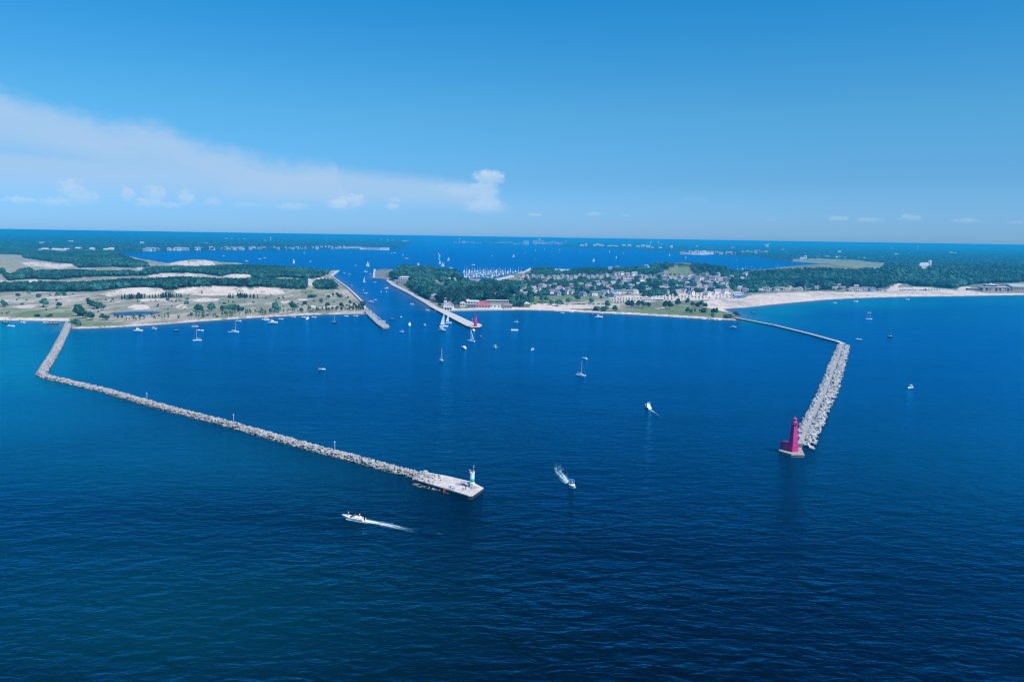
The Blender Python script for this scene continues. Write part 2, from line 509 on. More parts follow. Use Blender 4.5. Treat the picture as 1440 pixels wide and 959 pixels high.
col = np.where(any_inside(GRASSY, jx, jy)[..., None], lawn * (0.75 + 0.5 * n2) + (tan - lawn) * sstep(0.45, 0.75, n1) * 0.6, col)
col = np.where(inside(GRASSY[0], jx, jy)[..., None], np.array((0.24, 0.26, 0.14)) * (0.8 + 0.4 * n2), col)
sm = (any_inside(SAND, jx, jy) & ((fbm(TX / 9, TY / 22, 91) + 0.35 * n1[..., 0] > 0.47) | (TX > -250)))[..., None]
col = np.where(sm, sandc * (0.86 + 0.24 * n2) + (sage - sandc) * 0.5 * sstep(0.55, 0.8, n1), col)
wet = sstep(7, 1.0, sd_)[..., None] * (TY < 2500)[..., None]
col = col * (1 - wet) + np.array((0.30, 0.25, 0.21)) * wet
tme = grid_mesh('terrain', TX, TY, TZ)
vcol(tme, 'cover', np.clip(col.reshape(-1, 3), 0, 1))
m, nt, b = new_mat('terrain_ground')
at = N(nt, 'ShaderNodeAttribute', attribute_name='cover')
geo = N(nt, 'ShaderNodeNewGeometry')
na = N(nt, 'ShaderNodeTexNoise', inp={'Vector': geo.outputs['Position'], 'Scale': 0.16, 'Detail': 5.0, 'Roughness': 0.65})
mr = N(nt, 'ShaderNodeMapRange', inp={'Value': na.outputs['Fac'], 'From Min': 0.3, 'From Max': 0.7, 'To Min': 0.68, 'To Max': 1.28})
sc_ = N(nt, 'ShaderNodeVectorMath', operation='SCALE', inp={0: at.outputs['Color'], 'Scale': mr.outputs['Result']})
nt.links.new(sc_.outputs['Vector'], b.inputs['Base Color'])
b.inputs['Roughness'].default_value = 0.95
b.inputs['Specular IOR Level'].default_value = 0.1
bp = N(nt, 'ShaderNodeBump', inp={'Height': na.outputs['Fac'], 'Strength': 0.5, 'Distance': 1.2})
nt.links.new(bp.outputs['Normal'], b.inputs['Normal'])
tag(obj('terrain', tme, m), 'sandy and grassy shore land with dunes reaching the horizon', 'terrain', kind='structure')

# ------------------------------------------------------------------ water
wy = np.concatenate([np.linspace(-400, 60, 12), H * F / np.concatenate([np.linspace(1400, 700, 10), np.arange(690, 160, -4.0), np.arange(160, 20, -1.0), np.linspace(20, 1.95, 40)])])
wc = np.linspace(-1, 1, 421)
WY = np.repeat(wy[:, None], len(wc), 1)
WX = wc[None, :] * (0.95 * np.maximum(WY, 0) + 320)
wpx, wpy = project(WX, np.maximum(WY, 60.0), 0.0)
sh = np.zeros(WX.shape)
for (a, bb, rx, ry, k) in [(-40, 468, 130, 34, 1.0), (20, 505, 130, 60, 0.70), (-40, 575, 260, 70, 0.32), (1210, 424, 170, 12, 0.75), (1090, 434, 60, 14, 0.8), (1400, 420, 120, 12, 0.6), (1430, 440, 260, 26, 0.22), (150, 640, 420, 60, 0.15),
                         (200, 860, 420, 120, 0.10), (1440, 640, 300, 90, 0.10)]:
    sh = np.maximum(sh, k * np.exp(-((wpx - a) / rx) ** 2 - ((wpy - bb) / ry) ** 2))
wsd = np.full(WX.shape, -1e6)
nearw = (WY > 800) & (WY < 4500)
wsd[nearw] = shore(WX[nearw], WY[nearw])
edge = np.exp(np.clip(wsd, -400, 0) / 10.0) * (WY < 2200)
openlake = (wpx > 1040) | (wpx < 90)
sh = np.maximum(sh, 0.95 * np.exp(np.clip(wsd, -900, 0) / 70.0) * openlake * (WY < 2600))
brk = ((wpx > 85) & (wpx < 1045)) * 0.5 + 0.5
dist_light = np.clip(sstep(200, 1000, np.hypot(WX, WY) + (fbm(WX / 220, WY / 90, 77) - 0.5) * 120) ** 0.8, 0, 1)  # near water painted darker: view-angle and vignette falloff put into the colour
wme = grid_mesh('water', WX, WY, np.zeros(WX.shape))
vcol(wme, 'shoal_light', np.stack([sh, edge * 0.9, dist_light], -1).reshape(-1, 3))
m, nt, b = new_mat('lake_water')
at = N(nt, 'ShaderNodeAttribute', attribute_name='shoal_light')
sp = N(nt, 'ShaderNodeSeparateColor', inp={'Color': at.outputs['Color']})
geo = N(nt, 'ShaderNodeNewGeometry')
WNEAR = (0.0002, 0.0012, 0.0045, 1); WFAR = (0.0002, 0.088, 0.255, 1); WSHOAL = (0.003, 0.25, 0.32, 1); WEDGE = (0.16, 0.17, 0.17, 1)
mx0 = N(nt, 'ShaderNodeMix', data_type='RGBA', inp={0: sp.outputs[2], 6: WNEAR, 7: WFAR})  # dark near tone to brighter far tone, a painted falloff rather than depth
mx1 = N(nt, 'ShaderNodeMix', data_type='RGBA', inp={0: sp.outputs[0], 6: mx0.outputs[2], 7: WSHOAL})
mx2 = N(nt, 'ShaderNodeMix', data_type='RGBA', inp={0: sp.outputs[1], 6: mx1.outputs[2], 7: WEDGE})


def waves(rot, sx, sy, detail, rough, dist=0.0):
    mp = N(nt, 'ShaderNodeMapping', inp={'Vector': geo.outputs['Position'], 'Rotation': (0, 0, R(rot)), 'Scale': (sx, sy, 1)})
    return N(nt, 'ShaderNodeTexNoise', inp={'Vector': mp.outputs['Vector'], 'Scale': 1.0, 'Detail': detail, 'Roughness': rough, 'Distortion': dist}).outputs['Fac']


w1 = waves(-14, 0.085, 0.165, 2.0, 0.5, 0.5)
w2 = waves(9, 0.22, 0.40, 3.0, 0.55, 0.4)
w3 = waves(-25, 0.8, 1.3, 3.0, 0.6)
patch = waves(5, 0.006, 0.016, 4.0, 0.6)
pm = N(nt, 'ShaderNodeMapRange', inp={'Value': patch, 'From Min': 0.32, 'From Max': 0.68, 'To Min': 0.5, 'To Max': 1.45})
a1 = N(nt, 'ShaderNodeMath', operation='MULTIPLY', inp={0: w1, 1: 1.9})
a2 = N(nt, 'ShaderNodeMath', operation='MULTIPLY_ADD', inp={0: w2, 1: 0.85, 2: a1.outputs[0]})
a3 = N(nt, 'ShaderNodeMath', operation='MULTIPLY_ADD', inp={0: w3, 1: 0.16, 2: a2.outputs[0]})
a4 = N(nt, 'ShaderNodeMath', operation='MULTIPLY', inp={0: a3.outputs[0], 1: pm.outputs['Result']})
bp = N(nt, 'ShaderNodeBump', inp={'Height': a4.outputs[0], 'Strength': 1.0, 'Distance': 1.0})
df = N(nt, 'ShaderNodeBsdfDiffuse', inp={'Color': mx2.outputs[2], 'Normal': bp.outputs['Normal']})
gl = N(nt, 'ShaderNodeBsdfGlossy', inp={'Color': (0.04, 0.45, 0.84, 1), 'Roughness': 0.12, 'Normal': bp.outputs['Normal']})
fr = N(nt, 'ShaderNodeFresnel', inp={'IOR': 1.333, 'Normal': bp.outputs['Normal']})
ms = N(nt, 'ShaderNodeMixShader', inp={0: fr.outputs[0], 1: df.outputs[0], 2: gl.outputs[0]})
nt.nodes.remove(b)
nt.links.new(ms.outputs[0], nt.nodes['Material Output'].inputs['Surface'])
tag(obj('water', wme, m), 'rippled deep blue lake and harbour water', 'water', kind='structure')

# ------------------------------------------------------------------ air
hz, nt, b = new_mat('haze_air')
nt.nodes.remove(b)
pv = N(nt, 'ShaderNodeVolumePrincipled', inp={'Color': HAZE_C, 'Density': HAZE_D, 'Anisotropy': 0.1})
nt.links.new(pv.outputs['Volume'], nt.nodes['Material Output'].inputs['Volume'])
tag(obj('haze', MB().box(-66000, 66000, -600, 64000, -7, 111.2), hz), 'thin blue summer haze over the harbour', 'haze', kind='stuff')

# ------------------------------------------------------------------ sky, sun
SUN_AZ = math.atan2(0.74, -0.67)  # measured from +Y towards +X
SUN_EL = R(51)
sd = bpy.data.lights.new('sun', 'SUN')
sd.energy = SUN_E; sd.angle = R(0.53); sd.color = (1.0, 0.92, 0.82)
so = bpy.data.objects.new('sun', sd); C.objects.link(so)
sv = Vector((math.sin(SUN_AZ) * math.cos(SUN_EL), math.cos(SUN_AZ) * math.cos(SUN_EL), math.sin(SUN_EL)))
so.rotation_euler = sv.to_track_quat('Z', 'Y').to_euler()
so.location = (300, -300, 600)
W = bpy.data.worlds.new('World'); SC.world = W
W.use_nodes = True
nt = W.node_tree
bg = nt.nodes['Background']
sky = N(nt, 'ShaderNodeTexSky', sky_type='NISHITA', sun_disc=False)
sky.sun_elevation = SUN_EL; sky.sun_rotation = SUN_AZ
sky.air_density = 1.0; sky.dust_density = 0.6; sky.ozone_density = 1.5; sky.altitude = 100
co = N(nt, 'ShaderNodeTexCoord')
sx = N(nt, 'ShaderNodeSeparateXYZ', inp={0: co.outputs['Generated']})


def mth(op, a, b=None, c=None, clamp=False):
    n = N(nt, 'ShaderNodeMath', operation=op, use_clamp=clamp)
    for k, v in enumerate((a, b, c)):
        if v is None: continue
        if isinstance(v, (int, float)): n.inputs[k].default_value = v
        else: nt.links.new(v, n.inputs[k])
    return n.outputs[0]


az = mth('MULTIPLY', mth('ARCTAN2', sx.outputs[0], sx.outputs[1]), 180 / PI)
el = mth('MULTIPLY', mth('ARCSINE', sx.outputs[2]), 180 / PI)


tr = N(nt, 'ShaderNodeValToRGB', inp={'Fac': mth('DIVIDE', el, 90.0, clamp=True)})
te = tr.color_ramp.elements
for k, (e0, c0) in enumerate(SKY_GRADE):
    q = te[k] if k < 2 else te.new(e0 / 90)
    q.position = e0 / 90 if k != 1 else e0 / 90
    q.color = (*[v / 2 for v in c0], 1)
tint0 = N(nt, 'ShaderNodeVectorMath', operation='MULTIPLY', inp={0: sky.outputs['Color'], 1: tr.outputs['Color']})
tint = N(nt, 'ShaderNodeVectorMath', operation='SCALE', inp={0: tint0.outputs['Vector'], 'Scale': 2.0})


def azel(px, py):
    d = Fv * F + Rv * (px - 720.0) - Uv * (py - 478.83)
    d = d / np.linalg.norm(d)
    return math.degrees(math.atan2(d[0], d[1])), math.degrees(math.asin(d[2]))


def nz2(sa, se, detail, rough=0.55, off=0.0):
    cv = N(nt, 'ShaderNodeCombineXYZ', inp={0: mth('MULTIPLY', az, sa), 1: mth('MULTIPLY', el, se), 2: off})
    return N(nt, 'ShaderNodeTexNoise', inp={'Vector': cv.outputs[0], 'Scale': 1.0, 'Detail': detail, 'Roughness': rough}).outputs['Fac']


def smooth(v, a, b):
    n = N(nt, 'ShaderNodeMapRange', interpolation_type='SMOOTHSTEP', inp={'Value': v, 'From Min': a, 'From Max': b})
    return n.outputs['Result']


def curve(pts):
    """piecewise elevation over azimuth"""
    rp = N(nt, 'ShaderNodeValToRGB', inp={'Fac': mth('DIVIDE', mth('ADD', az, 60), 80)})
    e = rp.color_ramp.elements
    pts = [azel(*p) for p in pts]
    for k, (a, l) in enumerate(pts):
        q = (a + 60) / 80
        el_ = e[k] if k < 2 else e.new(q)
        if k < 2: el_.position = q
        g = max(l, 0) / 25.0
        el_.color = (g, g, g, 1)
    return mth('MULTIPLY', rp.outputs['Color'], 25.0)


topA = curve([(-500, 20), (-200, 70), (0, 117), (60, 136), (120, 152), (180, 163), (240, 172), (290, 190), (340, 207), (380, 217), (430, 219), (470, 224), (520, 300)])
topB = curve([(-500, 180), (0, 200), (200, 215), (330, 223), (400, 227), (460, 230), (520, 236), (600, 244), (650, 250), (690, 262), (720, 290), (760, 320)])
wob = mth('MULTIPLY', mth('SUBTRACT', nz2(0.35, 0.8, 5.0), 0.5), 1.8)
wob2 = mth('MULTIPLY', mth('SUBTRACT', nz2(1.6, 2.4, 5.0, 0.6, 3.0), 0.5), 0.7)
dA = mth('ADD', mth('ADD', mth('SUBTRACT', topA, el), wob), wob2)
dB = mth('ADD', mth('SUBTRACT', topB, el), mth('MULTIPLY', wob2, 0.6))
fa = mth('MULTIPLY', smooth(dA, -0.25, 1.5), mth('SUBTRACT', 1.0, mth('MULTIPLY', smooth(dA, 1.8, 5.2), 0.80)))
fb = mth('MULTIPLY', smooth(dB, -0.2, 1.0), mth('SUBTRACT', 1.0, mth('MULTIPLY', smooth(dB, 1.2, 3.4), 0.55)))
low = smooth(el, 1.3, 2.9)
band = mth('MULTIPLY', mth('MAXIMUM', fa, mth('MULTIPLY', fb, 0.85)), low)
streak = mth('ADD', 0.80, mth('MULTIPLY', nz2(0.10, 0.9, 4.0, 0.5, 8.0), 0.40))
band = mth('MULTIPLY', mth('MULTIPLY', band, streak), 0.86)
pn = mth('SUBTRACT', nz2(2.2, 3.0, 8.0, 0.66, 21.0), 0.5)
puff = None
for (a, bb, rx, ry, k) in [(100, 266, 20, 17, 0.42), (118, 278, 28, 13, 0.30), (78, 284, 26, 8, 0.30), (28, 281, 26, 6, 0.38), (180, 273, 12, 12, 0.36), (218, 274, 17, 14, 0.36), (205, 285, 24, 8, 0.34), (262, 277, 15, 11, 0.42), (240, 288, 18, 5, 0.3), (300, 284, 13, 7, 0.26),
                        (345, 288, 22, 5, 0.14), (412, 290, 26, 6, 0.30), (478, 286, 17, 10, 0.55), (500, 282, 16, 11, 0.45), (552, 290, 11, 6, 0.38), (556, 281, 8, 5, 0.3), (688, 249, 26, 12, 0.60), (680, 264, 24, 12, 0.45), (655, 270, 28, 10, 0.30), (684, 268, 19, 26, 0.42), (640, 264, 40, 8, 0.2),
                        (680, 290, 30, 12, 0.38), (752, 302, 10, 3, 0.3), (835, 301, 14, 3.5, 0.3), (880, 303, 8, 2, 0.2), (1178, 307, 17, 4.5, 0.36), (1225, 309, 22, 4, 0.30), (1280, 306, 17, 6, 0.36), (1358, 310, 22, 4, 0.28), (1085, 309, 8, 3, 0.2), (1428, 312, 14, 3, 0.2), (975, 281, 24, 6, 0.08)]:
    a0, e0 = azel(a, bb); a1_, _ = azel(a + rx, bb); _, e1_ = azel(a, bb - ry)
    qa = mth('DIVIDE', mth('SUBTRACT', az, a0), a1_ - a0)
    qe = mth('DIVIDE', mth('SUBTRACT', el, e0), e1_ - e0)
    d = mth('SUBTRACT', 1.0, mth('ADD', mth('MULTIPLY', qa, qa), mth('MULTIPLY', qe, qe)))
    d = mth('ADD', d, mth('MULTIPLY', pn, 2.4 if ry > 9.5 and a > 640 else 4.2))
    g = mth('MULTIPLY', smooth(d, -0.2, 0.9), min(0.95, k * (1.5 if a < 760 else 0.9)))
    g = mth('MULTIPLY', g, mth('ADD', 0.35, mth('MULTIPLY', smooth(qe, -1.0, 0.5), 0.65)))
    puff = g if puff is None else mth('MAXIMUM', puff, g)
cf = band
CL = tuple(c / SKY_S for c in (0.405, 0.60, 0.855))
mx = N(nt, 'ShaderNodeMix', data_type='RGBA', inp={0: cf, 6: tint.outputs['Vector'], 7: (*CL, 1)})
PC = tuple(c / SKY_S for c in (0.50, 0.68, 0.89))
my = N(nt, 'ShaderNodeMix', data_type='RGBA', inp={0: puff, 6: mx.outputs[2], 7: (*PC, 1)})
nt.links.new(my.outputs[2], bg.inputs['Color'])
bg.inputs['Strength'].default_value = SKY_S
W.cycles.sampling_method = 'AUTOMATIC'

vw = SC.view_settings
vw.view_transform = 'Standard'; vw.look = 'None'; vw.exposure = EXPO; vw.gamma = 1.0
SC.render.engine = 'CYCLES'
SC.cycles.use_denoising = True
SC.cycles.filter_width = 1.1
SC.cycles.max_bounces = 6
SC.cycles.volume_bounces = 1
SC.cycles.transparent_max_bounces = 12
# ------------------------------------------------------------------ harbour works
CONC = mat('pale_concrete', (0.58, 0.54, 0.51), 0.85, 0.16, 0.35)
CONCG = mat('grey_concrete', (0.34, 0.35, 0.36), 0.85, 0.18, 0.35)
PILE = mat('dark_sheet_piling', (0.035, 0.04, 0.05), 0.8, 0.3, 0.8)

def stone(name, rgb, var, wet=0.75):
    """stone with a dark wet band at the water's edge"""
    m, nt, b = new_mat(name)
    ge = N(nt, 'ShaderNodeNewGeometry')
    n_ = N(nt, 'ShaderNodeTexNoise', inp={'Vector': ge.outputs['Position'], 'Scale': 0.42, 'Detail': 5.0, 'Roughness': 0.65})
    mr = N(nt, 'ShaderNodeMapRange', inp={'Value': n_.outputs['Fac'], 'From Min': 0.3, 'From Max': 0.7, 'To Min': 1 - var, 'To Max': 1 + var})
    sx = N(nt, 'ShaderNodeSeparateXYZ', inp={0: ge.outputs['Position']})
    wz = N(nt, 'ShaderNodeMath', operation='MULTIPLY_ADD', inp={0: n_.outputs['Fac'], 1: 0.9, 2: -0.45})
    z2 = N(nt, 'ShaderNodeMath', operation='ADD', inp={0: sx.outputs[2], 1: wz.outputs[0]})
    wr = N(nt, 'ShaderNodeMapRange', inp={'Value': z2.outputs[0], 'From Min': 0.25, 'From Max': 0.85, 'To Min': 1 - wet, 'To Max': 1.0})
    mm = N(nt, 'ShaderNodeMath', operation='MULTIPLY', inp={0: mr.outputs['Result'], 1: wr.outputs['Result']})
    cs = N(nt, 'ShaderNodeVectorMath', operation='SCALE', inp={0: rgb, 'Scale': mm.outputs[0]})
    nt.links.new(cs.outputs['Vector'], b.inputs['Base Color'])
    b.inputs['Roughness'].default_value = 0.9; b.inputs['Specular IOR Level'].default_value = 0.2
    MATS[name] = m
    return m


ROCK = stone('limestone_boulder', (0.355, 0.352, 0.352), 0.5)
ROCKW = stone('pale_boulder', (0.385, 0.395, 0.405), 0.55)
ROCKD = mat('wet_rubble', (0.15, 0.145, 0.14), 0.8, 0.4, 0.5)
PINK = mat('pink_red_paint', (0.52, 0.032, 0.20), 0.75, 0.3, 0.6)
PINKL = mat('bright_pink_red_paint', (0.50, 0.024, 0.18), 0.75, 0.25, 0.6)
WHITE = mat('white_paint', (0.80, 0.80, 0.80), 0.5, 0.05, 0.8)
TEAL = mat('green_band_paint', (0.02, 0.50, 0.36), 0.5, 0.06, 0.8)
GLASS = mat('dark_glass', (0.02, 0.03, 0.04), 0.12, 0.1, 1.0, 0.6)
STEEL = mat('galvanised_steel', (0.42, 0.43, 0.45), 0.45, 0.1, 2.0)
BLACK = mat('black_paint', (0.02, 0.02, 0.022), 0.5, 0.2, 2.0)
ORANGE = mat('orange_paint', (0.80, 0.14, 0.03), 0.5, 0.08, 2.0)


def px_path(pts):
    x, y = ground([p[0] for p in pts], [p[1] for p in pts])
    return [np.array((a, b)) for a, b in zip(x, y)]


def resample(path, step):
    out = []
    for a, b in zip(path[:-1], path[1:]):
        n = max(1, int(np.linalg.norm(b - a) / step))
        for k in range(n):
            out.append((a + (b - a) * k / n, (b - a) / np.linalg.norm(b - a)))
    out.append((path[-1], (path[-1] - path[-2]) / np.linalg.norm(path[-1] - path[-2])))
    return out


def mound(path, half, top, h):
    """lumpy rubble core along a path"""
    st = resample(path, 2.5)
    dirs = np.array([d for _, d in st])
    k = np.ones(9) / 9
    for c in range(2):
        dirs[:, c] = np.convolve(np.pad(dirs[:, c], 4, mode='edge'), k, 'valid')
    mb = MB(); prof = [(-half, -1.6), (-half * 0.72, 0.5 * h), (-top, h), (0, h * 1.05), (top, h), (half * 0.72, 0.5 * h), (half, -1.6)]
    for (p, _), d in zip(st, dirs):
        d = d / np.linalg.norm(d); nrm = np.array((-d[1], d[0]))
        for q, z in prof:
            j = random.uniform(-0.35, 0.35)
            w = p + nrm * (q + j)
            mb.v.append((w[0], w[1], z + random.uniform(-0.3, 0.25)))
    m_ = len(prof)
    for i in range(len(st) - 1):
        for c in range(m_ - 1):
            a = i * m_ + c
            mb.f.append((a, a + 1, a + m_ + 1, a + m_))
    return mb


ico = bmesh.new(); bmesh.ops.create_icosphere(ico, subdivisions=1, radius=1.0)
ICO_V = np.array([v.co[:] for v in ico.verts]); ICO_F = np.array([[v.index for v in f.verts] for f in ico.faces]); ico.free()


def rock_shape(r):
    v = ICO_V.copy()
    v = np.sign(v) * np.abs(v) ** 0.75
    v *= (1 + RNG.uniform(-0.22, 0.22, (len(v), 1)))
    v *= np.array((r * RNG.uniform(0.8, 1.35), r * RNG.uniform(0.7, 1.1), r * RNG.uniform(0.5, 0.8)))
    a = RNG.uniform(0, 2 * PI); t = RNG.uniform(-0.5, 0.5)
    ca, sa, ct, st_ = math.cos(a), math.sin(a), math.cos(t), math.sin(t)
    v = v @ np.array(((1, 0, 0), (0, ct, -st_), (0, st_, ct))).T
    return v @ np.array(((ca, -sa, 0), (sa, ca, 0), (0, 0, 1))).T


def rubble(root, path, half, top, h, n, r0, r1, m, skip=0.0, low=0.0):
    """boulders: the hundred nearest as parts, the rest in one part"""
    st = resample(path, 1.0)
    lst = []
    for _ in range(n):
        p, d = st[int(RNG.uniform(0, len(st) - 1))]
        q = RNG.uniform(-half, half)
        if abs(q) < skip: continue
        t = abs(q)
        z = h if t < top else h * (1 - (t - top) / (half - top) * 1.15)
        w = p + np.array((-d[1], d[0])) * q + d * RNG.uniform(-1, 1)
        r = RNG.uniform(r0, r1) ** 1.0
        lst.append((w[0], w[1], z + RNG.uniform(-0.35, 0.35) * r, r))
    lst.sort(key=lambda a: math.hypot(a[0], a[1]) / a[3])
    for (x, y, z, r) in lst[:40]:
        me = bpy.data.meshes.new('boulder'); v = rock_shape(r)
        me.from_pydata(v.tolist(), [], ICO_F.tolist()); me.materials.append(m)
        o = bpy.data.objects.new('boulder', me); C.objects.link(o); o.parent = root; o.location = (x, y, z)
    vs = []; fs = []
    for k, (x, y, z, r) in enumerate(lst[40:]):
        vs.append(rock_shape(r) + np.array((x, y, z))); fs.append(ICO_F + k * len(ICO_V))
    me = bpy.data.meshes.new('rubble'); me.from_pydata(np.concatenate(vs).tolist(), [], np.concatenate(fs).tolist()); me.materials.append(m)
    o = bpy.data.objects.new('rubble', me); C.objects.link(o); o.parent = root
    tag(o, kind='stuff')


# ---- long rubble breakwater
NP_ = px_path([(97, 453), (95, 458), (91, 468), (77, 495), (64, 516), (58, 526), (68, 531), (90, 536), (150, 550), (240, 576), (330, 599), (420, 625), (500, 646), (560, 662), (596, 671)])
bw = thing('breakwater', 'long rubble breakwater with a sharp bend, running from the dunes to a flat concrete end', 'breakwater')
obj('rubble_core', mound(NP_, 4.0, 1.6, 1.0), ROCKD, bw)
rubble(bw, NP_, 4.0, 2.0, 1.5, 6500, 0.35, 0.98, ROCK)

# ---- south breakwater: wall, walkway, boulders
wall_px = [(1033, 447.5), (1090, 458.5), (1140, 471), (1178, 481.5), (1186, 485)]
SW_ = px_path(wall_px)
sb = thing('breakwater', 'breakwater of pale boulders with a concrete walkway leading to the big pink lighthouse', 'breakwater')


def ribbon(path, w0, w1, z0, z1, shift=0.0):
    st = resample(path, 12.0); L = []; Rr = []
    for k, (p, d) in enumerate(st):
        nn = np.array((-d[1], d[0])); w = w0 + (w1 - w0) * k / max(1, len(st) - 1)
        L.append(p + nn * (w / 2 + shift)); Rr.append(p - nn * (w / 2 - shift))
    mb = MB()
    for a, b_ in zip(L, Rr):
        mb.v += [(a[0], a[1], z0), (a[0], a[1], z1), (b_[0], b_[1], z1), (b_[0], b_[1], z0)]
    n = len(L)
    for k in range(n - 1):
        o = 4 * k
        for c in range(3):
            mb.f.append((o + c, o + 4 + c, o + 5 + c, o + 1 + c))
    mb.f += [(0, 1, 2, 3), (4 * n - 1, 4 * n - 2, 4 * n - 3, 4 * n - 4)]
    return mb


obj('wall', ribbon(SW_, 4.0, 4.6, -2, 2.0), CONC, sb)
obj('wall_foot', ribbon(SW_, 5.0, 5.4, -2, 0.75), PILE, sb)
WK = px_path([(1185, 486), (1161, 550), (1137, 600), (1124, 629)])
obj('walkway', ribbon(WK, 2.6, 2.6, -2, 2.3), CONCG, sb)
ax = px_path([(1188, 487), (1165, 550), (1142.5, 600), (1136, 620)])
obj('rubble_core', mound(ax, 4.8, 2.0, 1.1), ROCKD, sb)
st = resample(WK, 1.0)
lst = []
for _ in range(1900):
    k = int(RNG.uniform(0, len(st))); p, d = st[k]; f = k / len(st)
    nn = np.array((-d[1], d[0]))
    side = RNG.uniform(-1, 1)
    q = -(1.6 + (3.2 - 0.8 * f * f) * abs(RNG.uniform(0, 1))) if side < -0.15 else (1.6 + (5.0 + 1.6 * math.sin(f * 3)) * RNG.uniform(0, 1) ** 0.8)
    # left of travel is the far side; positive q is the open-lake side
    w = p - nn * q * -1 if False else p + nn * q
    t = (abs(q) - 1.6) / 7.5
    if f > 0.965 and q < 0: continue
    lst.append((w[0], w[1], 2.1 - 2.7 * t + RNG.uniform(-0.4, 0.5), RNG.uniform(0.45, 1.45)))
lst.sort(key=lambda a: math.hypot(a[0], a[1]) / a[3])
for (x, y, z, r) in lst[:100]:
    me = bpy.data.meshes.new('boulder'); me.from_pydata(rock_shape(r).tolist(), [], ICO_F.tolist()); me.materials.append(ROCKW)
    o = bpy.data.objects.new('boulder', me); C.objects.link(o); o.parent = sb; o.location = (x, y, z)
vs = []; fs = []
for k, (x, y, z, r) in enumerate(lst[100:]):
    vs.append(rock_shape(r) + np.array((x, y, z))); fs.append(ICO_F + k * len(ICO_V))
me = bpy.data.meshes.new('rubble'); me.from_pydata(np.concatenate(vs).tolist(), [], np.concatenate(fs).tolist()); me.materials.append(ROCKW)
o = bpy.data.objects.new('rubble', me); C.objects.link(o); o.parent = sb; tag(o, kind='stuff')


def pier(name, label, cat, corners, z, top_m=CONC, side_m=PILE, slab=0.45, foot=0.25):
    t = thing(name, label, cat)
    pts = [tuple(map(float, ground(a, b, z))) for a, b in corners]
    obj('deck', MB().prism(pts, z - slab, z), top_m, t)
    c = np.mean(np.array(pts), 0)
    ins = [tuple(c + (np.array(p) - c) * (1 - foot / np.linalg.norm(np.array(p) - c))) for p in pts]
    obj('pier_wall', MB().prism(ins, -2.5, z - slab), side_m, t)
    return t, pts


# ---- end of the long breakwater
pr, pts = pier('pier', 'flat concrete pier head at the tip of the long breakwater, under the green banded tower', 'pier',
               [(585, 673.5), (600, 663), (628, 668), (664, 676.5), (680, 685), (664, 696), (659, 696), (630, 687)], 1.9)
for (a, b_) in [((641, 678), (653, 682)), ((603, 668), (609, 669)), ((648, 676), (661, 678.5))]:
    p = ground(a[0], a[1], 1.9); q = ground(b_[0], b_[1], 1.9)
    obj('worn_patch', MB().box(min(p[0], q[0]), max(p[0], q[0]), min(p[1], q[1]), max(p[1], q[1]), 1.904, 1.93), CONCG, pr)
pr['kind'] = 'thing'
# boulders spilling over the slab's inner end
for k in range(60):
    f = RNG.uniform(0, 1); g = RNG.uniform(0, 1) ** 2
    x, y = ground(581 + 18 * f + 30 * g, 674 - 11 * f + 8 * g, 1.9); r = RNG.uniform(0.5, 1.2) * (1 - 0.4 * g)
    me = bpy.data.meshes.new('boulder'); me.from_pydata(rock_shape(r).tolist(), [], ICO_F.tolist()); me.materials.append(ROCK)
    o = bpy.data.objects.new('boulder', me); C.objects.link(o); o.parent = bw; o.location = (float(x), float(y), 1.9 + 0.3 * r)
# loose rocks along the pier's foot
rt = thing('rock_heap', 'low heap of loose boulders awash along the near side of the pier head', 'rocks')
for k in range(95):
    f = RNG.uniform(0, 1) ** 1.3
    a, b_ = 580 + 72 * f, 677 + 19 * f + RNG.uniform(-1, 4.5) * (1.15 - f)
    x, y = ground(a, b_); r = RNG.uniform(0.4, 1.0)
    me = bpy.data.meshes.new('boulder'); me.from_pydata(rock_shape(r).tolist(), [], ICO_F.tolist()); me.materials.append(ROCK)
    o = bpy.data.objects.new('boulder', me); C.objects.link(o); o.parent = rt; o.location = (float(x), float(y), RNG.uniform(-0.25, 0.35))

# ---- banded tower
x, y = ground(664, 684.5, 1.9)
t = thing('light_tower', 'slim white round tower with a green band on the concrete pier head', 'light tower', (float(x), float(y), 1.9))
obj('base', MB().lathe([(1.55, 0), (1.55, 0.35), (1.2, 0.4)], 20), CONCG, t)
obj('tower_body', MB().lathe([(1.0, 0.4), (0.98, 2.6)], 24), WHITE, t, True)
obj('green_band', MB().lathe([(0.995, 2.602), (0.985, 4.2)], 24), TEAL, t, True)
obj('tower_top', MB().lathe([(0.975, 4.202), (0.96, 6.5), (1.15, 6.55), (1.15, 6.75)], 24), WHITE, t)
obj('door', MB().box(-0.35, 0.35, -1.04, -0.9, 0.42, 2.2), STEEL, t)
rl = MB()
for k in range(10):
    a = 2 * PI * k / 10
    rl.tube((1.05 * math.cos(a), 1.05 * math.sin(a), 6.75), (1.05 * math.cos(a), 1.05 * math.sin(a), 7.6), 0.025, 4)
    a2 = 2 * PI * (k + 1) / 10
    rl.tube((1.05 * math.cos(a), 1.05 * math.sin(a), 7.6), (1.05 * math.cos(a2), 1.05 * math.sin(a2), 7.6), 0.025, 4)
obj('railing', rl, WHITE, t)
obj('lamp', MB().lathe([(0.25, 6.75), (0.25, 7.9), (0.3, 8.0), (0.05, 8.4)], 12), GLASS, t, True)
obj('solar_panel', MB().box(-1.5, -0.8, -0.4, 0.4, 7.7, 7.85), STEEL, t)
an = MB().tube((0.6, 0.1, 6.75), (0.6, 0.1, 9.6), 0.07).tube((0.1, 0.1, 9.1), (1.2, 0.1, 9.1), 0.05)
obj('mast', an, STEEL, t)
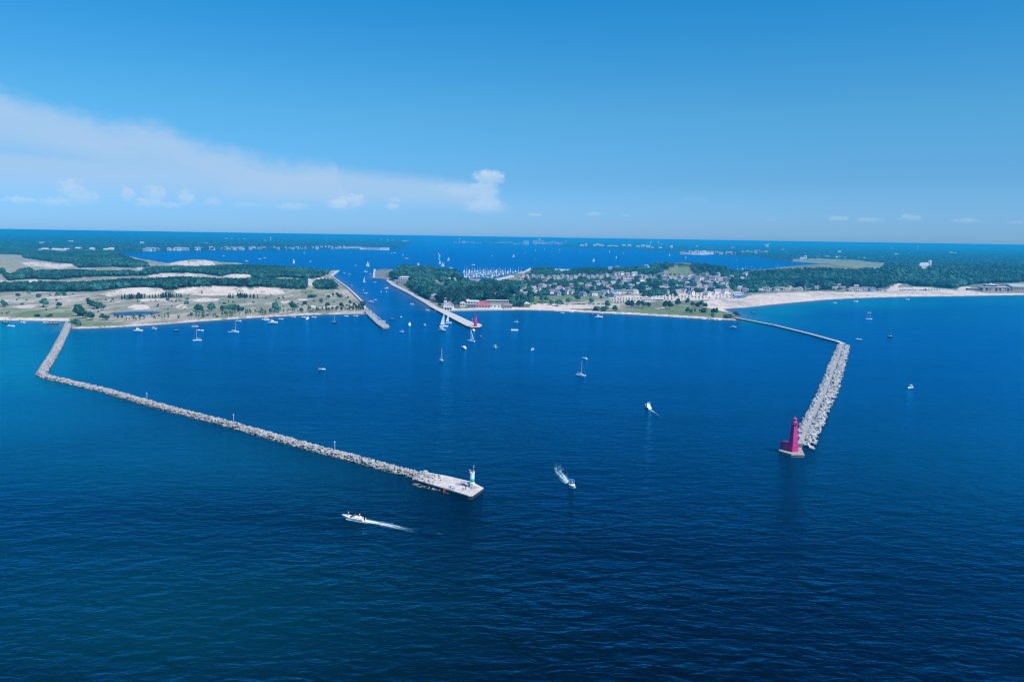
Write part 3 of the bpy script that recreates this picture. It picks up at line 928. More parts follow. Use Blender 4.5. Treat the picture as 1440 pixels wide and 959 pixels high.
obj('anemometer', MB().lathe([(0.05, 9.6), (0.22, 9.65), (0.22, 9.8), (0.02, 9.9)], 8, 0.6, 0.1), WHITE, t)
x, y = ground(659, 683.5, 1.9)
t = thing('equipment_box', 'pale blue equipment cabinet beside the foot of the banded tower', 'cabinet', (float(x), float(y), 1.9))
obj('cabinet', MB().box(-0.6, 0.6, -0.4, 0.4, 0.15, 1.8), mat('pale_blue_metal', (0.30, 0.50, 0.62), 0.5, 0.06), t)
obj('plinth', MB().box(-0.7, 0.7, -0.5, 0.5, 0, 0.15), CONCG, t)
obj('solar_panel', MB().box(-0.8, 0.8, -0.5, 0.5, 1.83, 1.9), GLASS, t)
x, y = ground(625, 686, 1.9)
t = thing('ladder', 'orange safety ladder hung over the near edge of the pier head', 'ladder', (float(x), float(y), 0.2))
for s in (-1, 1):
    obj('rail', MB().tube((s * 0.35, -0.35, -0.4), (s * 0.35, -0.35, 2.7), 0.09), ORANGE, t)
rg = MB()
for k in range(6): rg.tube((-0.35, -0.35, 0.0 + k * 0.4), (0.35, -0.35, 0.0 + k * 0.4), 0.06)
obj('rungs', rg, ORANGE, t); t.children[-1].name = 'rung'

pole = None
for (a, b_, lab) in [(207, 565.5, 'thin white marker post on the long breakwater, the one nearest its bend'), (329, 597.5, 'thin white marker post midway along the long breakwater'), (471, 637.5, 'thin white marker post on the long breakwater nearest the pier head')]:
    x, y = ground(a, b_)
    if pole is None:
        r_ = thing('marker_post', lab, 'post')
        obj('post', MB().tube((0, 0, 0), (0, 0, 4.6), 0.10, 8), WHITE, r_)
        obj('panel', MB().box(-0.3, 0.3, -0.12, -0.08, 4.0, 4.6), WHITE, r_)
        pole = Proto(r_)
    pole.put((float(x), float(y), 2.0), 0, lab)

# ---- big pink lighthouse
x, y = ground(1117, 635, 1.6)
base_pts = [tuple(map(float, ground(a, b_, 1.6))) for a, b_ in [(1095, 632.5), (1101, 622.5), (1127, 629), (1131.5, 638.6), (1113, 637.8)]]
bp_ = thing('lighthouse_platform', 'worn concrete platform under the big pink lighthouse at the breakwater end', 'platform')
obj('deck', MB().prism(base_pts, 0.9, 1.6), stone('weathered_concrete', (0.36, 0.32, 0.31), 0.3, 0.2), bp_)
cc = np.mean(np.array(base_pts), 0)
obj('footing', MB().prism([tuple(cc + (np.array(p) - cc) * 0.97) for p in base_pts], -2.5, 0.9), mat('stained_concrete', (0.22, 0.19, 0.18), 0.9, 0.3, 0.5), bp_)
lh = thing('lighthouse', 'tall tapering square pink lighthouse with a lantern room, at the end of the boulder breakwater', 'lighthouse', (float(x), float(y) + 2.2, 1.6), R(20))


def taper(w0, w1, z0, z1):
    return MB().add([(-w0, -w0, z0), (w0, -w0, z0), (w0, w0, z0), (-w0, w0, z0), (-w1, -w1, z1), (w1, -w1, z1), (w1, w1, z1), (-w1, w1, z1)],
                    [(3, 2, 1, 0), (4, 5, 6, 7), (0, 1, 5, 4), (1, 2, 6, 5), (2, 3, 7, 6), (3, 0, 4, 7)])


obj('tower_body', taper(1.9, 1.02, 0.0, 14.2), PINK, lh)
obj('base_band', taper(1.98, 1.80, 0, 3.4), PINKL, lh)
obj('gallery', MB().lathe([(1.3, 14.2), (1.75, 14.35), (1.75, 14.6)], 16), PINK, lh)
rl = MB()
for k in range(12):
    a = 2 * PI * k / 12; a2 = 2 * PI * (k + 1) / 12
    rl.tube((1.65 * math.cos(a), 1.65 * math.sin(a), 14.6), (1.65 * math.cos(a), 1.65 * math.sin(a), 15.6), 0.05, 5)
    rl.tube((1.65 * math.cos(a), 1.65 * math.sin(a), 15.6), (1.65 * math.cos(a2), 1.65 * math.sin(a2), 15.6), 0.05, 5)
obj('railing', rl, PINK, lh)
ln = obj('lantern_room', MB().lathe([(1.15, 14.6), (1.15, 15.4), (1.05, 15.45), (1.05, 16.6), (1.2, 16.65)], 10), PINK, lh)
obj('pane', MB().lathe([(1.08, 15.5), (1.08, 16.5)], 10), mat('lantern_glass', (0.45, 0.30, 0.42), 0.1, 0.05, 1.0, 0.6), ln)
obj('dome', MB().lathe([(1.35, 16.65), (1.1, 17.3), (0.5, 17.9), (0.15, 18.05), (0.12, 18.6), (0.02, 18.8)], 12), PINK, lh, True)
obj('annex', MB().box(-2.2, 1.5, 1.95, 7.4, 0, 3.4), PINK, lh)
obj('annex_roof', MB().box(-2.35, 1.65, 1.9, 7.6, 3.4, 3.6), mat('pink_grey_roof', (0.20, 0.03, 0.12), 0.8, 0.1), lh)
obj('window', MB().box(1.2, 1.75, -0.3, 0.3, 6.0, 7.1), GLASS, lh)
obj('door', MB().box(1.9, 2.03, -0.5, 0.5, 0.0, 2.2), mat('dark_pink_door', (0.25, 0.01, 0.09), 0.5), lh)
x, y = ground(1101, 628.5, 1.6)
t = thing('storage_tank', 'pale grey drum on legs beside the big pink lighthouse', 'tank', (float(x), float(y), 1.6))
obj('drum', MB().lathe([(0.9, 0.9), (1.0, 1.0), (1.0, 2.5), (0.8, 2.7)], 14), STEEL, t)
for sx_ in (-0.6, 0.6): obj('leg', MB().box(sx_ - 0.1, sx_ + 0.1, -0.5, 0.5, 0, 0.95), STEEL, t)

# ---- middle pier with the slim lighthouse
pier('pier', 'long concrete pier along the channel with the slim red lighthouse on its tip', 'pier',
     [(604.5, 430.2), (607.5, 428.8), (622, 433.5), (640, 441), (658, 449.5), (667, 453.5), (674, 454), (678, 456.5), (675, 459), (662, 459.2), (655, 457), (635, 446.5)], 2.4)
x, y = ground(668.5, 458.0, 2.4)
t = thing('lighthouse', 'slim round magenta lighthouse on the tip of the channel pier', 'lighthouse', (float(x), float(y), 2.4))
obj('tower_body', MB().lathe([(2.2, 0), (2.1, 0.5), (1.95, 3.0), (1.55, 11.2)], 20), PINKL, t, True)
obj('gallery', MB().lathe([(1.6, 11.2), (2.1, 11.35), (2.1, 11.6)], 16), PINKL, t)
rl = MB()
for k in range(10):
    a = 2 * PI * k / 10; a2 = 2 * PI * (k + 1) / 10
    rl.tube((2 * math.cos(a), 2 * math.sin(a), 11.6), (2 * math.cos(a), 2 * math.sin(a), 12.5), 0.06, 5).tube((2 * math.cos(a), 2 * math.sin(a), 12.5), (2 * math.cos(a2), 2 * math.sin(a2), 12.5), 0.06, 5)
obj('railing', rl, PINKL, t)
obj('lantern_room', MB().lathe([(1.1, 11.6), (1.1, 13.2), (1.25, 13.25)], 10), mat('lantern_dark', (0.20, 0.03, 0.14), 0.3), t)
obj('dome', MB().lathe([(1.3, 13.25), (0.9, 14.0), (0.25, 14.5), (0.1, 15.3)], 12), PINKL, t, True)
for k, z in enumerate((4.0, 7.5)):
    obj('window', MB().box(-0.35, 0.35, -2.0 + z * 0.05 - 0.08, -1.2, z, z + 1.1), GLASS, t)
x, y = ground(664.5, 456.5, 2.4)
t = thing('lamp_post', 'thin pale lamp post beside the slim magenta lighthouse', 'lamp post', (float(x), float(y), 2.4))
obj('post', MB().tube((0, 0, 0), (0, 0, 7.5), 0.12), STEEL, t); obj('lamp_head', MB().box(-0.9, 0.3, -0.3, 0.3, 7.5, 7.8), WHITE, t)

# ---- short pier on the dune side
pier('pier', 'short narrow pier with rubble sides at the dune side of the channel mouth', 'pier',
     [(513.5, 437.5), (514.5, 433.2), (524, 441), (534, 449.5), (545, 455.5), (547.8, 458.2), (546, 460.2), (538, 460.2), (530, 454.5), (519, 444)], 1.9, CONCG, ROCKD)
rk = thing('rock_heap', 'pale boulders heaped along the sides of the short dune side pier', 'rocks')
for k in range(70):
    f = RNG.uniform(0, 1)
    if k % 2: a, b_ = 515 + 31 * f, 434 + 24.5 * f
    else: a, b_ = 516 + 24 * f, 441.5 + 19 * f
    x, y = ground(a + RNG.uniform(-0.8, 0.8), b_ + RNG.uniform(-0.5, 0.5)); r = RNG.uniform(1.0, 1.9)
    me = bpy.data.meshes.new('boulder'); me.from_pydata(rock_shape(r).tolist(), [], ICO_F.tolist()); me.materials.append(ROCKW)
    o = bpy.data.objects.new('boulder', me); C.objects.link(o); o.parent = rk; o.location = (float(x), float(y), RNG.uniform(0.6, 1.7))

# ---- channel banks
def strip(name, label, cat, pts, w0, w1, z, m, kind=None):
    o = obj(name, ribbon(px_path(pts), w0, w1, -2.5, z), m)
    return tag(o, label, cat, None, kind)


strip('promenade', 'pale concrete promenade along the south bank of the channel', 'promenade', [(546, 395), (554, 401.5), (575, 411.6), (600, 426), (611, 433.2)], 11, 11, 2.2, mat('promenade_concrete', (0.50, 0.46, 0.45), 0.9, 0.12, 0.2), 'structure')
sw = strip('channel_wall', 'pale low wall along the dune side of the channel', 'wall', [(514, 435), (510, 425.5), (501, 416), (488.5, 404.5), (479.5, 398), (470.5, 391.3), (466, 387.8)], 3.5, 3.5, 2.0, CONC)
sw = strip('channel_wall', 'pale jetty wall at the far point of the dune land, reaching into the inland lake', 'wall', [(466, 388), (476, 380.5)], 9, 7, 2.4, CONC)
sw = strip('channel_wall', 'white edged quay wall around the paved corner at the inland end of the channel', 'wall', [(527, 379), (525.6, 391.2), (546, 393.2)], 6, 6, 2.6, CONC)
q = [tuple(map(float, ground(a, b_, 2.3))) for a, b_ in [(528, 380.5), (527, 390), (546, 391.6), (556, 394), (560, 391), (547, 386.5), (541, 380.5)]]
tag(obj('pavement', MB().prism(q, -1, 2.9), mat('worn_asphalt', (0.20, 0.20, 0.21), 0.9, 0.2, 0.1)), 'grey paved yard at the inland corner of the channel', 'pavement', None, 'structure')
tag(obj('shore_wall', ribbon(px_path([(612, 437.2), (640, 436.6), (680, 436.0), (724, 435.6)]), 3, 3, -2, 1.6), mat('shore_concrete', (0.48, 0.45, 0.43), 0.9, 0.15, 0.3)), 'low pale sea wall in front of the waterside sheds', 'wall')
# ------------------------------------------------------------------ boats
GEL = mat('white_gelcoat', (0.84, 0.84, 0.83), 0.35, 0.04, 0.8)
GELC = mat('cream_deck', (0.74, 0.71, 0.67), 0.6, 0.08, 1.5)
DARKH = mat('dark_navy_hull', (0.015, 0.025, 0.06), 0.4, 0.1, 1.0)
BLUEH = mat('blue_canvas', (0.03, 0.16, 0.45), 0.8, 0.1, 1.0)
REDC = mat('red_canvas', (0.55, 0.05, 0.07), 0.8, 0.1, 1.0)
PINKD = mat('pale_pink_deck', (0.66, 0.48, 0.48), 0.7, 0.1, 1.0)
SAILM = mat('white_sailcloth', (0.84, 0.84, 0.82), 0.8, 0.03, 0.6)
_nt = SAILM.node_tree; _tl = N(_nt, 'ShaderNodeBsdfTranslucent', inp={'Color': (0.8, 0.8, 0.78, 1)})
_mx = N(_nt, 'ShaderNodeMixShader', inp={0: 0.35, 1: _nt.nodes['Principled BSDF'].outputs[0], 2: _tl.outputs[0]}); _nt.links.new(_mx.outputs[0], _nt.nodes['Material Output'].inputs['Surface'])
ALU = mat('aluminium_spar', (0.62, 0.63, 0.65), 0.4, 0.05, 1.0)
SKIN = mat('skin_tone', (0.50, 0.30, 0.21), 0.7, 0.05)


def hull(L, B, fb, draft=0.35, stern=0.88, sheer=0.35, n=12):
    """closed hull, bow at +x"""
    mb = MB(); rows = []
    for k in range(n):
        t = k / (n - 1)
        x = -L / 2 + L * t
        w = B / 2 * (stern + (1 - stern) * min(1, t * 2.2)) * (1 - max(0, (t - 0.45) / 0.55) ** 2.2 * 0.985)
        top = fb * (1 + sheer * t * t)
        kz = -draft * (1 - max(0, (t - 0.75) / 0.25) ** 2 * 1.0)
        xs = x + 0.10 * L * max(0, (t - 0.7) / 0.3) ** 2 * 0.5
        rows.append([(xs, w, top), (x, w * 0.86, top * 0.35), (x, w * 0.62, kz * 0.5), (x, 0, kz), (x, -w * 0.62, kz * 0.5), (x, -w * 0.86, top * 0.35), (xs, -w, top)])
    for r in rows: mb.v += r
    for k in range(n - 1):
        for c in range(6):
            a = k * 7 + c
            mb.f.append((a, a + 1, a + 8, a + 7))
        mb.f.append((k * 7 + 6, k * 7, k * 7 + 7, k * 7 + 13))
    mb.f += [tuple(range(6, -1, -1)), tuple((n - 1) * 7 + c for c in range(7))]
    return mb


def block(x0, x1, w0, w1, z0, z1, rake0=0.0, rake1=0.0, top=0.86):
    """cabin block: tapering plan, raked front"""
    return MB().add([(x0, -w0, z0), (x1, -w1, z0), (x1, w1, z0), (x0, w0, z0), (x0 + rake0, -w0 * top, z1), (x1 - rake1, -w1 * top, z1), (x1 - rake1, w1 * top, z1), (x0 + rake0, w0 * top, z1)],
                    [(3, 2, 1, 0), (4, 5, 6, 7), (0, 1, 5, 4), (1, 2, 6, 5), (2, 3, 7, 6), (3, 0, 4, 7)])


def outboard(x, z):
    return MB().box(x - 0.55, x, -0.22, 0.22, z - 0.1, z + 0.65).box(x - 0.4, x - 0.15, -0.1, 0.1, z - 0.8, z - 0.1)


def make_motorboat(hm, deckm, name='motorboat', L=6.5, top=None, B=2.4):
    r = thing(name, 'boat', 'motorboat')
    obj('hull', hull(L, B, 0.75), hm, r)
    obj('cockpit', MB().box(-L * 0.44, L * 0.05, -B * 0.36, B * 0.36, 0.70, 0.80), deckm, r)
    obj('foredeck', block(L * 0.08, L * 0.40, B * 0.36, B * 0.12, 0.84, 1.02, 0, 0.3), GEL, r)
    obj('windscreen', block(L * 0.02, L * 0.12, B * 0.38, B * 0.32, 0.82, 1.35, -0.1, 0.42), GLASS, r)
    for k in range(2):
        obj('seat', MB().box(-L * 0.32 + k * L * 0.16, -L * 0.24 + k * L * 0.16, -B * 0.3, B * 0.3, 0.8, 1.25), GEL if deckm is not GEL else GELC, r)
    obj('outboard_motor', outboard(-L * 0.49, 0.7), BLACK, r)
    if top is not None:
        tp = obj('bimini_top', MB().box(-L * 0.28, L * 0.08, -B * 0.42, B * 0.42, 2.35, 2.45), top, r)
        fr_ = MB()
        for a in (-L * 0.26, L * 0.06):
            for s in (-1, 1): fr_.tube((a, s * B * 0.4, 0.8), (a, s * B * 0.4, 2.36), 0.04, 5)
        obj('frame', fr_, ALU, tp)
    return r


def make_cruiser(L=10.0, B=3.4, trim=None, fly=True):
    r = thing('cabin_cruiser', 'boat', 'cabin cruiser')
    obj('hull', hull(L, B, 1.15, 0.5, sheer=0.5), GEL, r)
    obj('stripe', hull(L * 0.995, B * 1.02, 0.42, 0.3, sheer=0.1), trim or DARKH, r)
    obj('aft_deck', MB().box(-L * 0.46, -L * 0.2, -B * 0.38, B * 0.38, 1.14, 1.24), GELC, r)
    cb = obj('cabin', block(-L * 0.22, L * 0.20, B * 0.42, B * 0.34, 1.2, 2.5, 0.1, 0.9), GEL, r)
    obj('window', block(-L * 0.19, L * 0.185, B * 0.435, B * 0.355, 1.75, 2.2, 0.05, 0.45, 0.93), GLASS, cb)
    obj('foredeck', block(L * 0.19, L * 0.42, B * 0.33, B * 0.1, 1.35, 1.72, 0, 0.6), GEL, r)
    if fly:
        fl = obj('flybridge', block(-L * 0.16, L * 0.08, B * 0.34, B * 0.30, 2.5, 3.2, 0, 0.4), GEL, r)
        obj('seat', MB().box(-L * 0.1, -L * 0.02, -B * 0.2, B * 0.2, 3.2, 3.6), GELC, fl)
        arch = MB().tube((-L * 0.14, -B * 0.36, 2.5), (-L * 0.18, -B * 0.3, 4.4), 0.09).tube((-L * 0.14, B * 0.36, 2.5), (-L * 0.18, B * 0.3, 4.4), 0.09).tube((-L * 0.18, -B * 0.3, 4.4), (-L * 0.18, B * 0.3, 4.4), 0.09)
        obj('radar_arch', arch, GEL, r)
    rl = MB()
    pts = [(L * (0.1 + 0.06 * k), B * 0.43 * (1 - (k / 6.5) ** 2), 1.45 + 0.04 * k) for k in range(7)]
    for s in (-1, 1):
        for a, b_ in zip(pts[:-1], pts[1:]):
            rl.tube((a[0], s * a[1], a[2] + 0.6), (b_[0], s * b_[1], b_[2] + 0.6), 0.03, 4)
        for a in pts: rl.tube((a[0], s * a[1], a[2]), (a[0], s * a[1], a[2] + 0.6), 0.025, 4)
    obj('railing', rl, ALU, r)
    return r


def sail_mesh(x0, x1, z0, z1, belly=0.25, th=0.03):
    mb = MB(); n = 7
    for side in (0, 1):
        for i in range(n):
            t = i / (n - 1); w = (1 - t)
            for k in range(5):
                u = k / 4
                y = belly * math.sin(PI * u) * math.sin(PI * min(1, t + 0.15)) + (th if side else 0)
                mb.v.append((x0 + (x1 - x0) * u * max(w, 0.03), y, z0 + (z1 - z0) * t))
    m_ = n * 5
    for i in range(n - 1):
        for k in range(4):
            a = i * 5 + k
            mb.f.append((a, a + 1, a + 6, a + 5)); mb.f.append((m_ + a, m_ + a + 5, m_ + a + 6, m_ + a + 1))
    for i in range(n - 1):
        a = i * 5; mb.f.append((a, a + 5, m_ + a + 5, m_ + a)); a = i * 5 + 4; mb.f.append((a + 5, a, m_ + a, m_ + a + 5))
    for k in range(4): mb.f.append((k + 1, k, m_ + k, m_ + k + 1))
    return mb


def make_sailboat(L=9.0, mast=12.5, sail='none', hm=None):
    r = thing('sailboat', 'boat', 'sailboat')
    B = L * 0.32
    obj('hull', hull(L, B, 0.95, 0.4, 0.7, 0.3), hm or GEL, r)
    cb = obj('cabin', block(-L * 0.08, L * 0.26, B * 0.28, B * 0.16, 0.98, 1.5, 0, 0.5), GEL, r)
    obj('window', block(-L * 0.04, L * 0.2, B * 0.285, B * 0.19, 1.15, 1.36, 0, 0.2, 0.97), GLASS, cb)
    obj('cockpit', MB().box(-L * 0.40, -L * 0.1, -B * 0.22, B * 0.22, 0.95, 1.06), GELC, r)
    obj('mast', MB().tube((L * 0.06, 0, 1.0), (L * 0.06, 0, mast), 0.16, 8, 0.10), ALU if sail == 'none' else GEL, r)
    obj('boom', MB().tube((L * 0.06, 0, 2.2), (-L * 0.38, 0, 2.1), 0.11, 6), ALU, r)
    if sail == 'none':
        obj('furled_sail', MB().tube((L * 0.02, 0, 2.42), (-L * 0.36, 0, 2.34), 0.22, 8, 0.14), BLUEH if hm else SAILM, r)
    if sail in ('main', 'both'):
        obj('mainsail', sail_mesh(L * 0.04, -L * 0.40, 2.3, mast - 0.3, 0.35), SAILM, r)
    if sail == 'both':
        obj('jib', sail_mesh(L * 0.46, L * 0.05, 1.3, mast - 1.8, 0.35), SAILM, r)
    if sail == 'none':
        st_ = MB().tube((L * 0.48, 0, 1.2), (L * 0.06, 0, mast - 0.2), 0.025, 4).tube((-L * 0.47, 0, 1.0), (L * 0.06, 0, mast - 0.2), 0.025, 4)
        obj('stay', st_, STEEL, r)
    return r


def make_pontoon(top=None, deckm=None):
    r = thing('pontoon_boat', 'boat', 'pontoon boat')
    for s in (-1, 1): obj('float', MB().tube((-3.6, s * 0.95, 0.05), (3.4, s * 0.95, 0.05), 0.35, 10, 0.3), ALU, r)
    obj('deck', MB().box(-3.6, 3.4, -1.25, 1.25, 0.42, 0.55), deckm or GELC, r)
    obj('fence', MB().box(-3.5, 3.3, -1.24, -1.18, 0.56, 1.2).box(-3.5, 3.3, 1.18, 1.24, 0.56, 1.2).box(3.24, 3.3, -1.18, 1.18, 0.56, 1.2), deckm or GEL, r)
    obj('seat', MB().box(-3.2, -2.2, -1.1, 1.1, 0.56, 1.1).box(1.8, 3.0, -1.1, 1.1, 0.56, 1.0), GEL, r)
    if top is not None:
        cp = obj('canopy', MB().box(-2.4, 0.8, -1.25, 1.25, 2.4, 2.5), top, r)
        p = MB()
        for a in (-2.3, 0.7):
            for s in (-1, 1): p.tube((a, s * 1.2, 0.6), (a, s * 1.2, 2.4), 0.04, 5)
        obj('frame', p, ALU, cp)
    return r


# foam
fm, nt, b = new_mat('white_foam')
at = N(nt, 'ShaderNodeAttribute', attribute_name='foam')
av = N(nt, 'ShaderNodeAttribute', attribute_name='lane')
n1_ = N(nt, 'ShaderNodeTexNoise', inp={'Vector': av.outputs['Vector'], 'Scale': 1.0, 'Detail': 6.0, 'Roughness': 0.68, 'Distortion': 0.5})
ad = N(nt, 'ShaderNodeMath', operation='ADD', inp={0: n1_.outputs['Fac'], 1: at.outputs['Fac']})
th_ = N(nt, 'ShaderNodeMapRange', inp={'Value': ad.outputs[0], 'From Min': 0.80, 'From Max': 1.30})
fc_ = N(nt, 'ShaderNodeMix', data_type='RGBA', inp={0: th_.outputs['Result'], 6: (0.03, 0.36, 0.48, 1), 7: (0.76, 0.82, 0.85, 1)})
nt.links.new(fc_.outputs[2], b.inputs['Base Color']); b.inputs['Roughness'].default_value = 0.9
nt.links.new(th_.outputs['Result'], b.inputs['Alpha'])


def wake(label, p0, p1, w0, w1, strength=0.75, bow=4.0, lift=0.06, arms=True):
    """foam laid on the water from the boat's stern back along its course (world points)"""
    p0 = np.array(p0[:2]); p1 = np.array(p1[:2]); d = p1 - p0; L = np.linalg.norm(d); d = d / L; nn = np.array((-d[1], d[0]))
    nL, nW = 40, 13
    vs = []; fo = []; ln_ = []
    for i in range(nL):
        t = i / (nL - 1)
        w = w0 + (w1 - w0) * t ** 0.8
        p = p0 - d * bow + d * (L + bow) * t + nn * math.sin(t * 5) * 0.25 * w1 * t
        for k in range(nW):
            u = -1 + 2 * k / (nW - 1)
            q = p + nn * u * w
            vs.append((q[0], q[1], lift)); ln_.append((0.22 * t * L, u * w * 0.95, 0.37 * p0[0] % 50))
            f = strength * (1 - t) ** 0.6
            if arms:
                f *= (0.30 + 0.9 * math.exp(-((abs(u) - 0.15) / 0.28) ** 2) + 0.6 * math.exp(-((abs(u) - 0.75) / 0.18) ** 2) * (1 - t))
            else:
                f *= math.exp(-(u / 0.5) ** 2) * 1.2
            fo.append(f * (1 - abs(u) ** 6))
    fs = []
    for i in range(nL - 1):
        for k in range(nW - 1):
            a = i * nW + k; fs.append((a, a + 1, a + nW + 1, a + nW))
    me = bpy.data.meshes.new('wake'); me.from_pydata(vs, [], fs); me.materials.append(fm)
    a = me.attributes.new('foam', 'FLOAT', 'POINT'); a.data.foreach_set('value', np.array(fo, np.float32))
    a = me.attributes.new('lane', 'FLOAT_VECTOR', 'POINT'); a.data.foreach_set('vector', np.array(ln_, np.float32).reshape(-1))
    o = bpy.data.objects.new('wake', me); C.objects.link(o)
    return tag(o, label, 'wake', None, 'stuff')


PB = {
    'run': Proto(make_motorboat(GEL, GELC)),
    'runp': Proto(make_motorboat(GEL, PINKD)),
    'bim': Proto(make_motorboat(GEL, GELC, top=SAILM)),
    'bimb': Proto(make_motorboat(GEL, GELC, top=BLUEH)),
    'dark': Proto(make_motorboat(DARKH, BLACK)),
    'darkt': Proto(make_motorboat(DARKH, BLACK, top=BLACK)),
    'exp': Proto(make_motorboat(GEL, PINKD, L=10.0, B=3.1)),
    'cru': Proto(make_cruiser()),
    'cruf': Proto(make_cruiser(fly=False)),
    'crub': Proto(make_cruiser(trim=BLUEH)),
    'sl': Proto(make_sailboat()),
    'slm': Proto(make_sailboat(sail='main', mast=13.5)),
    'slb': Proto(make_sailboat(sail='both', mast=13.0)),
    'slk': Proto(make_sailboat(hm=DARKH)),
    'pon': Proto(make_pontoon()),
    'ponp': Proto(make_pontoon(REDC, PINKD)),
}


def boat(kind, px, py, rot, label, scale=1.0, group=None, wk=None):
    """rot: heading in degrees (0 to the right, 90 away); wk: (photo point of the wake's end, widths, strength, label)"""
    p = water_spot(px, py)
    if wk is not None:
        e = ground(*wk[0]); rot = math.degrees(math.atan2(p[1] - e[1], p[0] - e[0]))
        wake(wk[4], p, (float(e[0]), float(e[1])), wk[1], wk[2], wk[3], bow=2.5 * scale)
    z = 0.05 if wk is None else 0.12
    o = PB[kind].put((p[0], p[1], z), R(rot), label, group, scale)
    return o


# open harbour, nearest first: each told apart
o = boat('exp', 497, 729, 154, 'white open cruiser speeding out past the pier head with a long foaming trail', 1.0, None, ((600, 748), 2.1, 4.6, 0.92, 'long white foam trail behind the speeding cruiser in front of the pier head'))
boat('bimb', 804, 683, 0, 'white motorboat coming head on, throwing spray, to the right of the banded tower', 1.12, None, ((775, 646), 1.6, 7.5, 0.72, 'spreading white spray behind the motorboat beside the banded tower'))
boat('cru', 911, 573, 0, 'white cruiser heading in to the harbour with a curved pale trail, between the two breakwaters', 0.9, None, ((938, 592), 1.5, 1.6, 0.62, 'thin pale trail behind the white cruiser between the breakwaters'))
boat('sl', 817, 528, -35, 'white sailboat under bare mast in the middle of the harbour', 1.0)
boat('runp', 822, 504, 0, 'small motorboat with a short trail just beyond the bare masted sailboat', 1.0, None, ((832, 506), 1.5, 1.8, 0.6, 'short white trail behind the small motorboat by the bare masted sailboat'))
boat('bim', 748.5, 491.5, 240, 'small white covered boat alone off the slim lighthouse', 0.85)
boat('bim', 696, 488, 120, 'white covered motorboat between the slim lighthouse and the lone covered boat', 1.0)
boat('cruf', 652, 489, 0, 'white cruiser with a short trail, nearest below the slim lighthouse', 0.85, None, ((661, 491.5), 1.8, 2.0, 0.6, 'short trail behind the cruiser nearest below the slim lighthouse'))
boat('dark', 676, 473.5, 0, 'white topped dark motorboat heading in near the slim lighthouse', 1.0, None, ((683, 477), 1.3, 1.6, 0.55, 'thin trail behind the dark motorboat near the slim lighthouse'))
boat('slm', 662.5, 479.5, 150, 'sailboat with a tall narrow white sail just in front of the pier tip', 1.0)
boat('cruf', 665.5, 464.5, 0, 'white cruiser close under the pier tip with the slim lighthouse', 0.8, None, ((672, 467), 1.8, 1.8, 0.5, 'small trail behind the cruiser under the pier tip'))
boat('cru', 622, 464.5, -35, 'big white motor yacht off the long channel pier, beside the tall white sail', 1.05)
boat('slm', 624, 459, 28, 'sailboat with the largest white sail, behind the big yacht off the channel pier', 1.28)
boat('slm', 630.5, 454, 35, 'sailboat with a slender white sail close against the channel pier', 1.05)
boat('sl', 621, 507, -70, 'bare masted white sailboat seen end on, nearest below the channel mouth', 0.95)
boat('cru', 576, 457, 100, 'white flybridge cruiser leaving the channel mouth', 0.95)
boat('bim', 597, 457, 120, 'small white boat between the flybridge cruiser and the big yacht', 0.95)
boat('bim', 565, 466.5, 170, 'small white boat in front of the short dune side pier', 0.85)
boat('bim', 601, 436.2, 0, 'white boat in the channel close off the inner end of the channel pier', 0.95)
boat('bim', 579, 427.7, 0, 'white boat in mid channel beside the promenade', 1.0)
boat('darkt', 551.5, 448.5, 0, 'dark boat in the channel mouth off the short dune side pier', 1.05)
boat('run', 564, 445.5, 0, 'white runabout trailing foam out through the channel mouth', 1.0, None, ((571, 451), 1.4, 2.4, 0.35, 'faint foam trail in the channel mouth'))
boat('bim', 541, 452.5, 100, 'small boat against the tip of the short dune side pier', 0.9)
boat('cruf', 521.5, 424.2, 180, 'white cruiser in the channel beside the dune point', 0.9)
boat('bim', 527.5, 421.8, 180, 'white boat just ahead of the cruiser by the dune point', 0.9)
boat('run', 514.5, 412, 0, 'white runabout in the channel, nearer one of two side by side', 1.0)
boat('run', 511, 408, 90, 'white runabout in the channel, farther one of two side by side', 1.0)
boat('bim', 536.2, 410, 90, 'white covered boat in mid channel, left one of a cluster of three', 1.0)
boat('bim', 543.4, 410, 90, 'white covered boat in mid channel, near right one of a cluster of three', 0.95)
boat('crub', 543.8, 405.6, 200, 'white cruiser in mid channel, the largest of a cluster of three', 0.95)
boat('run', 494.5, 401.2, 120, 'white runabout close to the dune bank of the channel', 1.1)
boat('slm', 512.5, 396, 40, 'sailboat under full sail at the inner end of the channel', 0.9)
boat('run', 527, 396.5, 0, 'white runabout off the paved corner of the channel', 1.1)
boat('cru', 514, 382.2, 0, 'white yacht where the channel opens on the inland lake', 1.25)
boat('bim', 520.5, 385.2, 0, 'white covered boat beside the yacht where the channel opens', 1.1)
boat('bim', 491, 385.4, 0, 'white covered boat inside the dune point of the channel', 1.2)
boat('run', 484, 383.5, 0, 'small white runabout inside the dune point of the channel', 1.2)
boat('run', 452.5, 519.5, 0, 'lone low white motorboat in the open middle of the harbour near the rubble breakwater', 1.0, None, ((461, 519.8), 0.8, 0.9, 0.35, 'thin trail behind the lone motorboat in the open harbour'))
boat('pon', 723.5, 464.3, 180, 'white pontoon boat off the waterside sheds, right of the slim lighthouse', 1.25)
boat('bim', 726, 452.6, 180, 'small white boat between the pontoon boat and the sheds', 0.95)
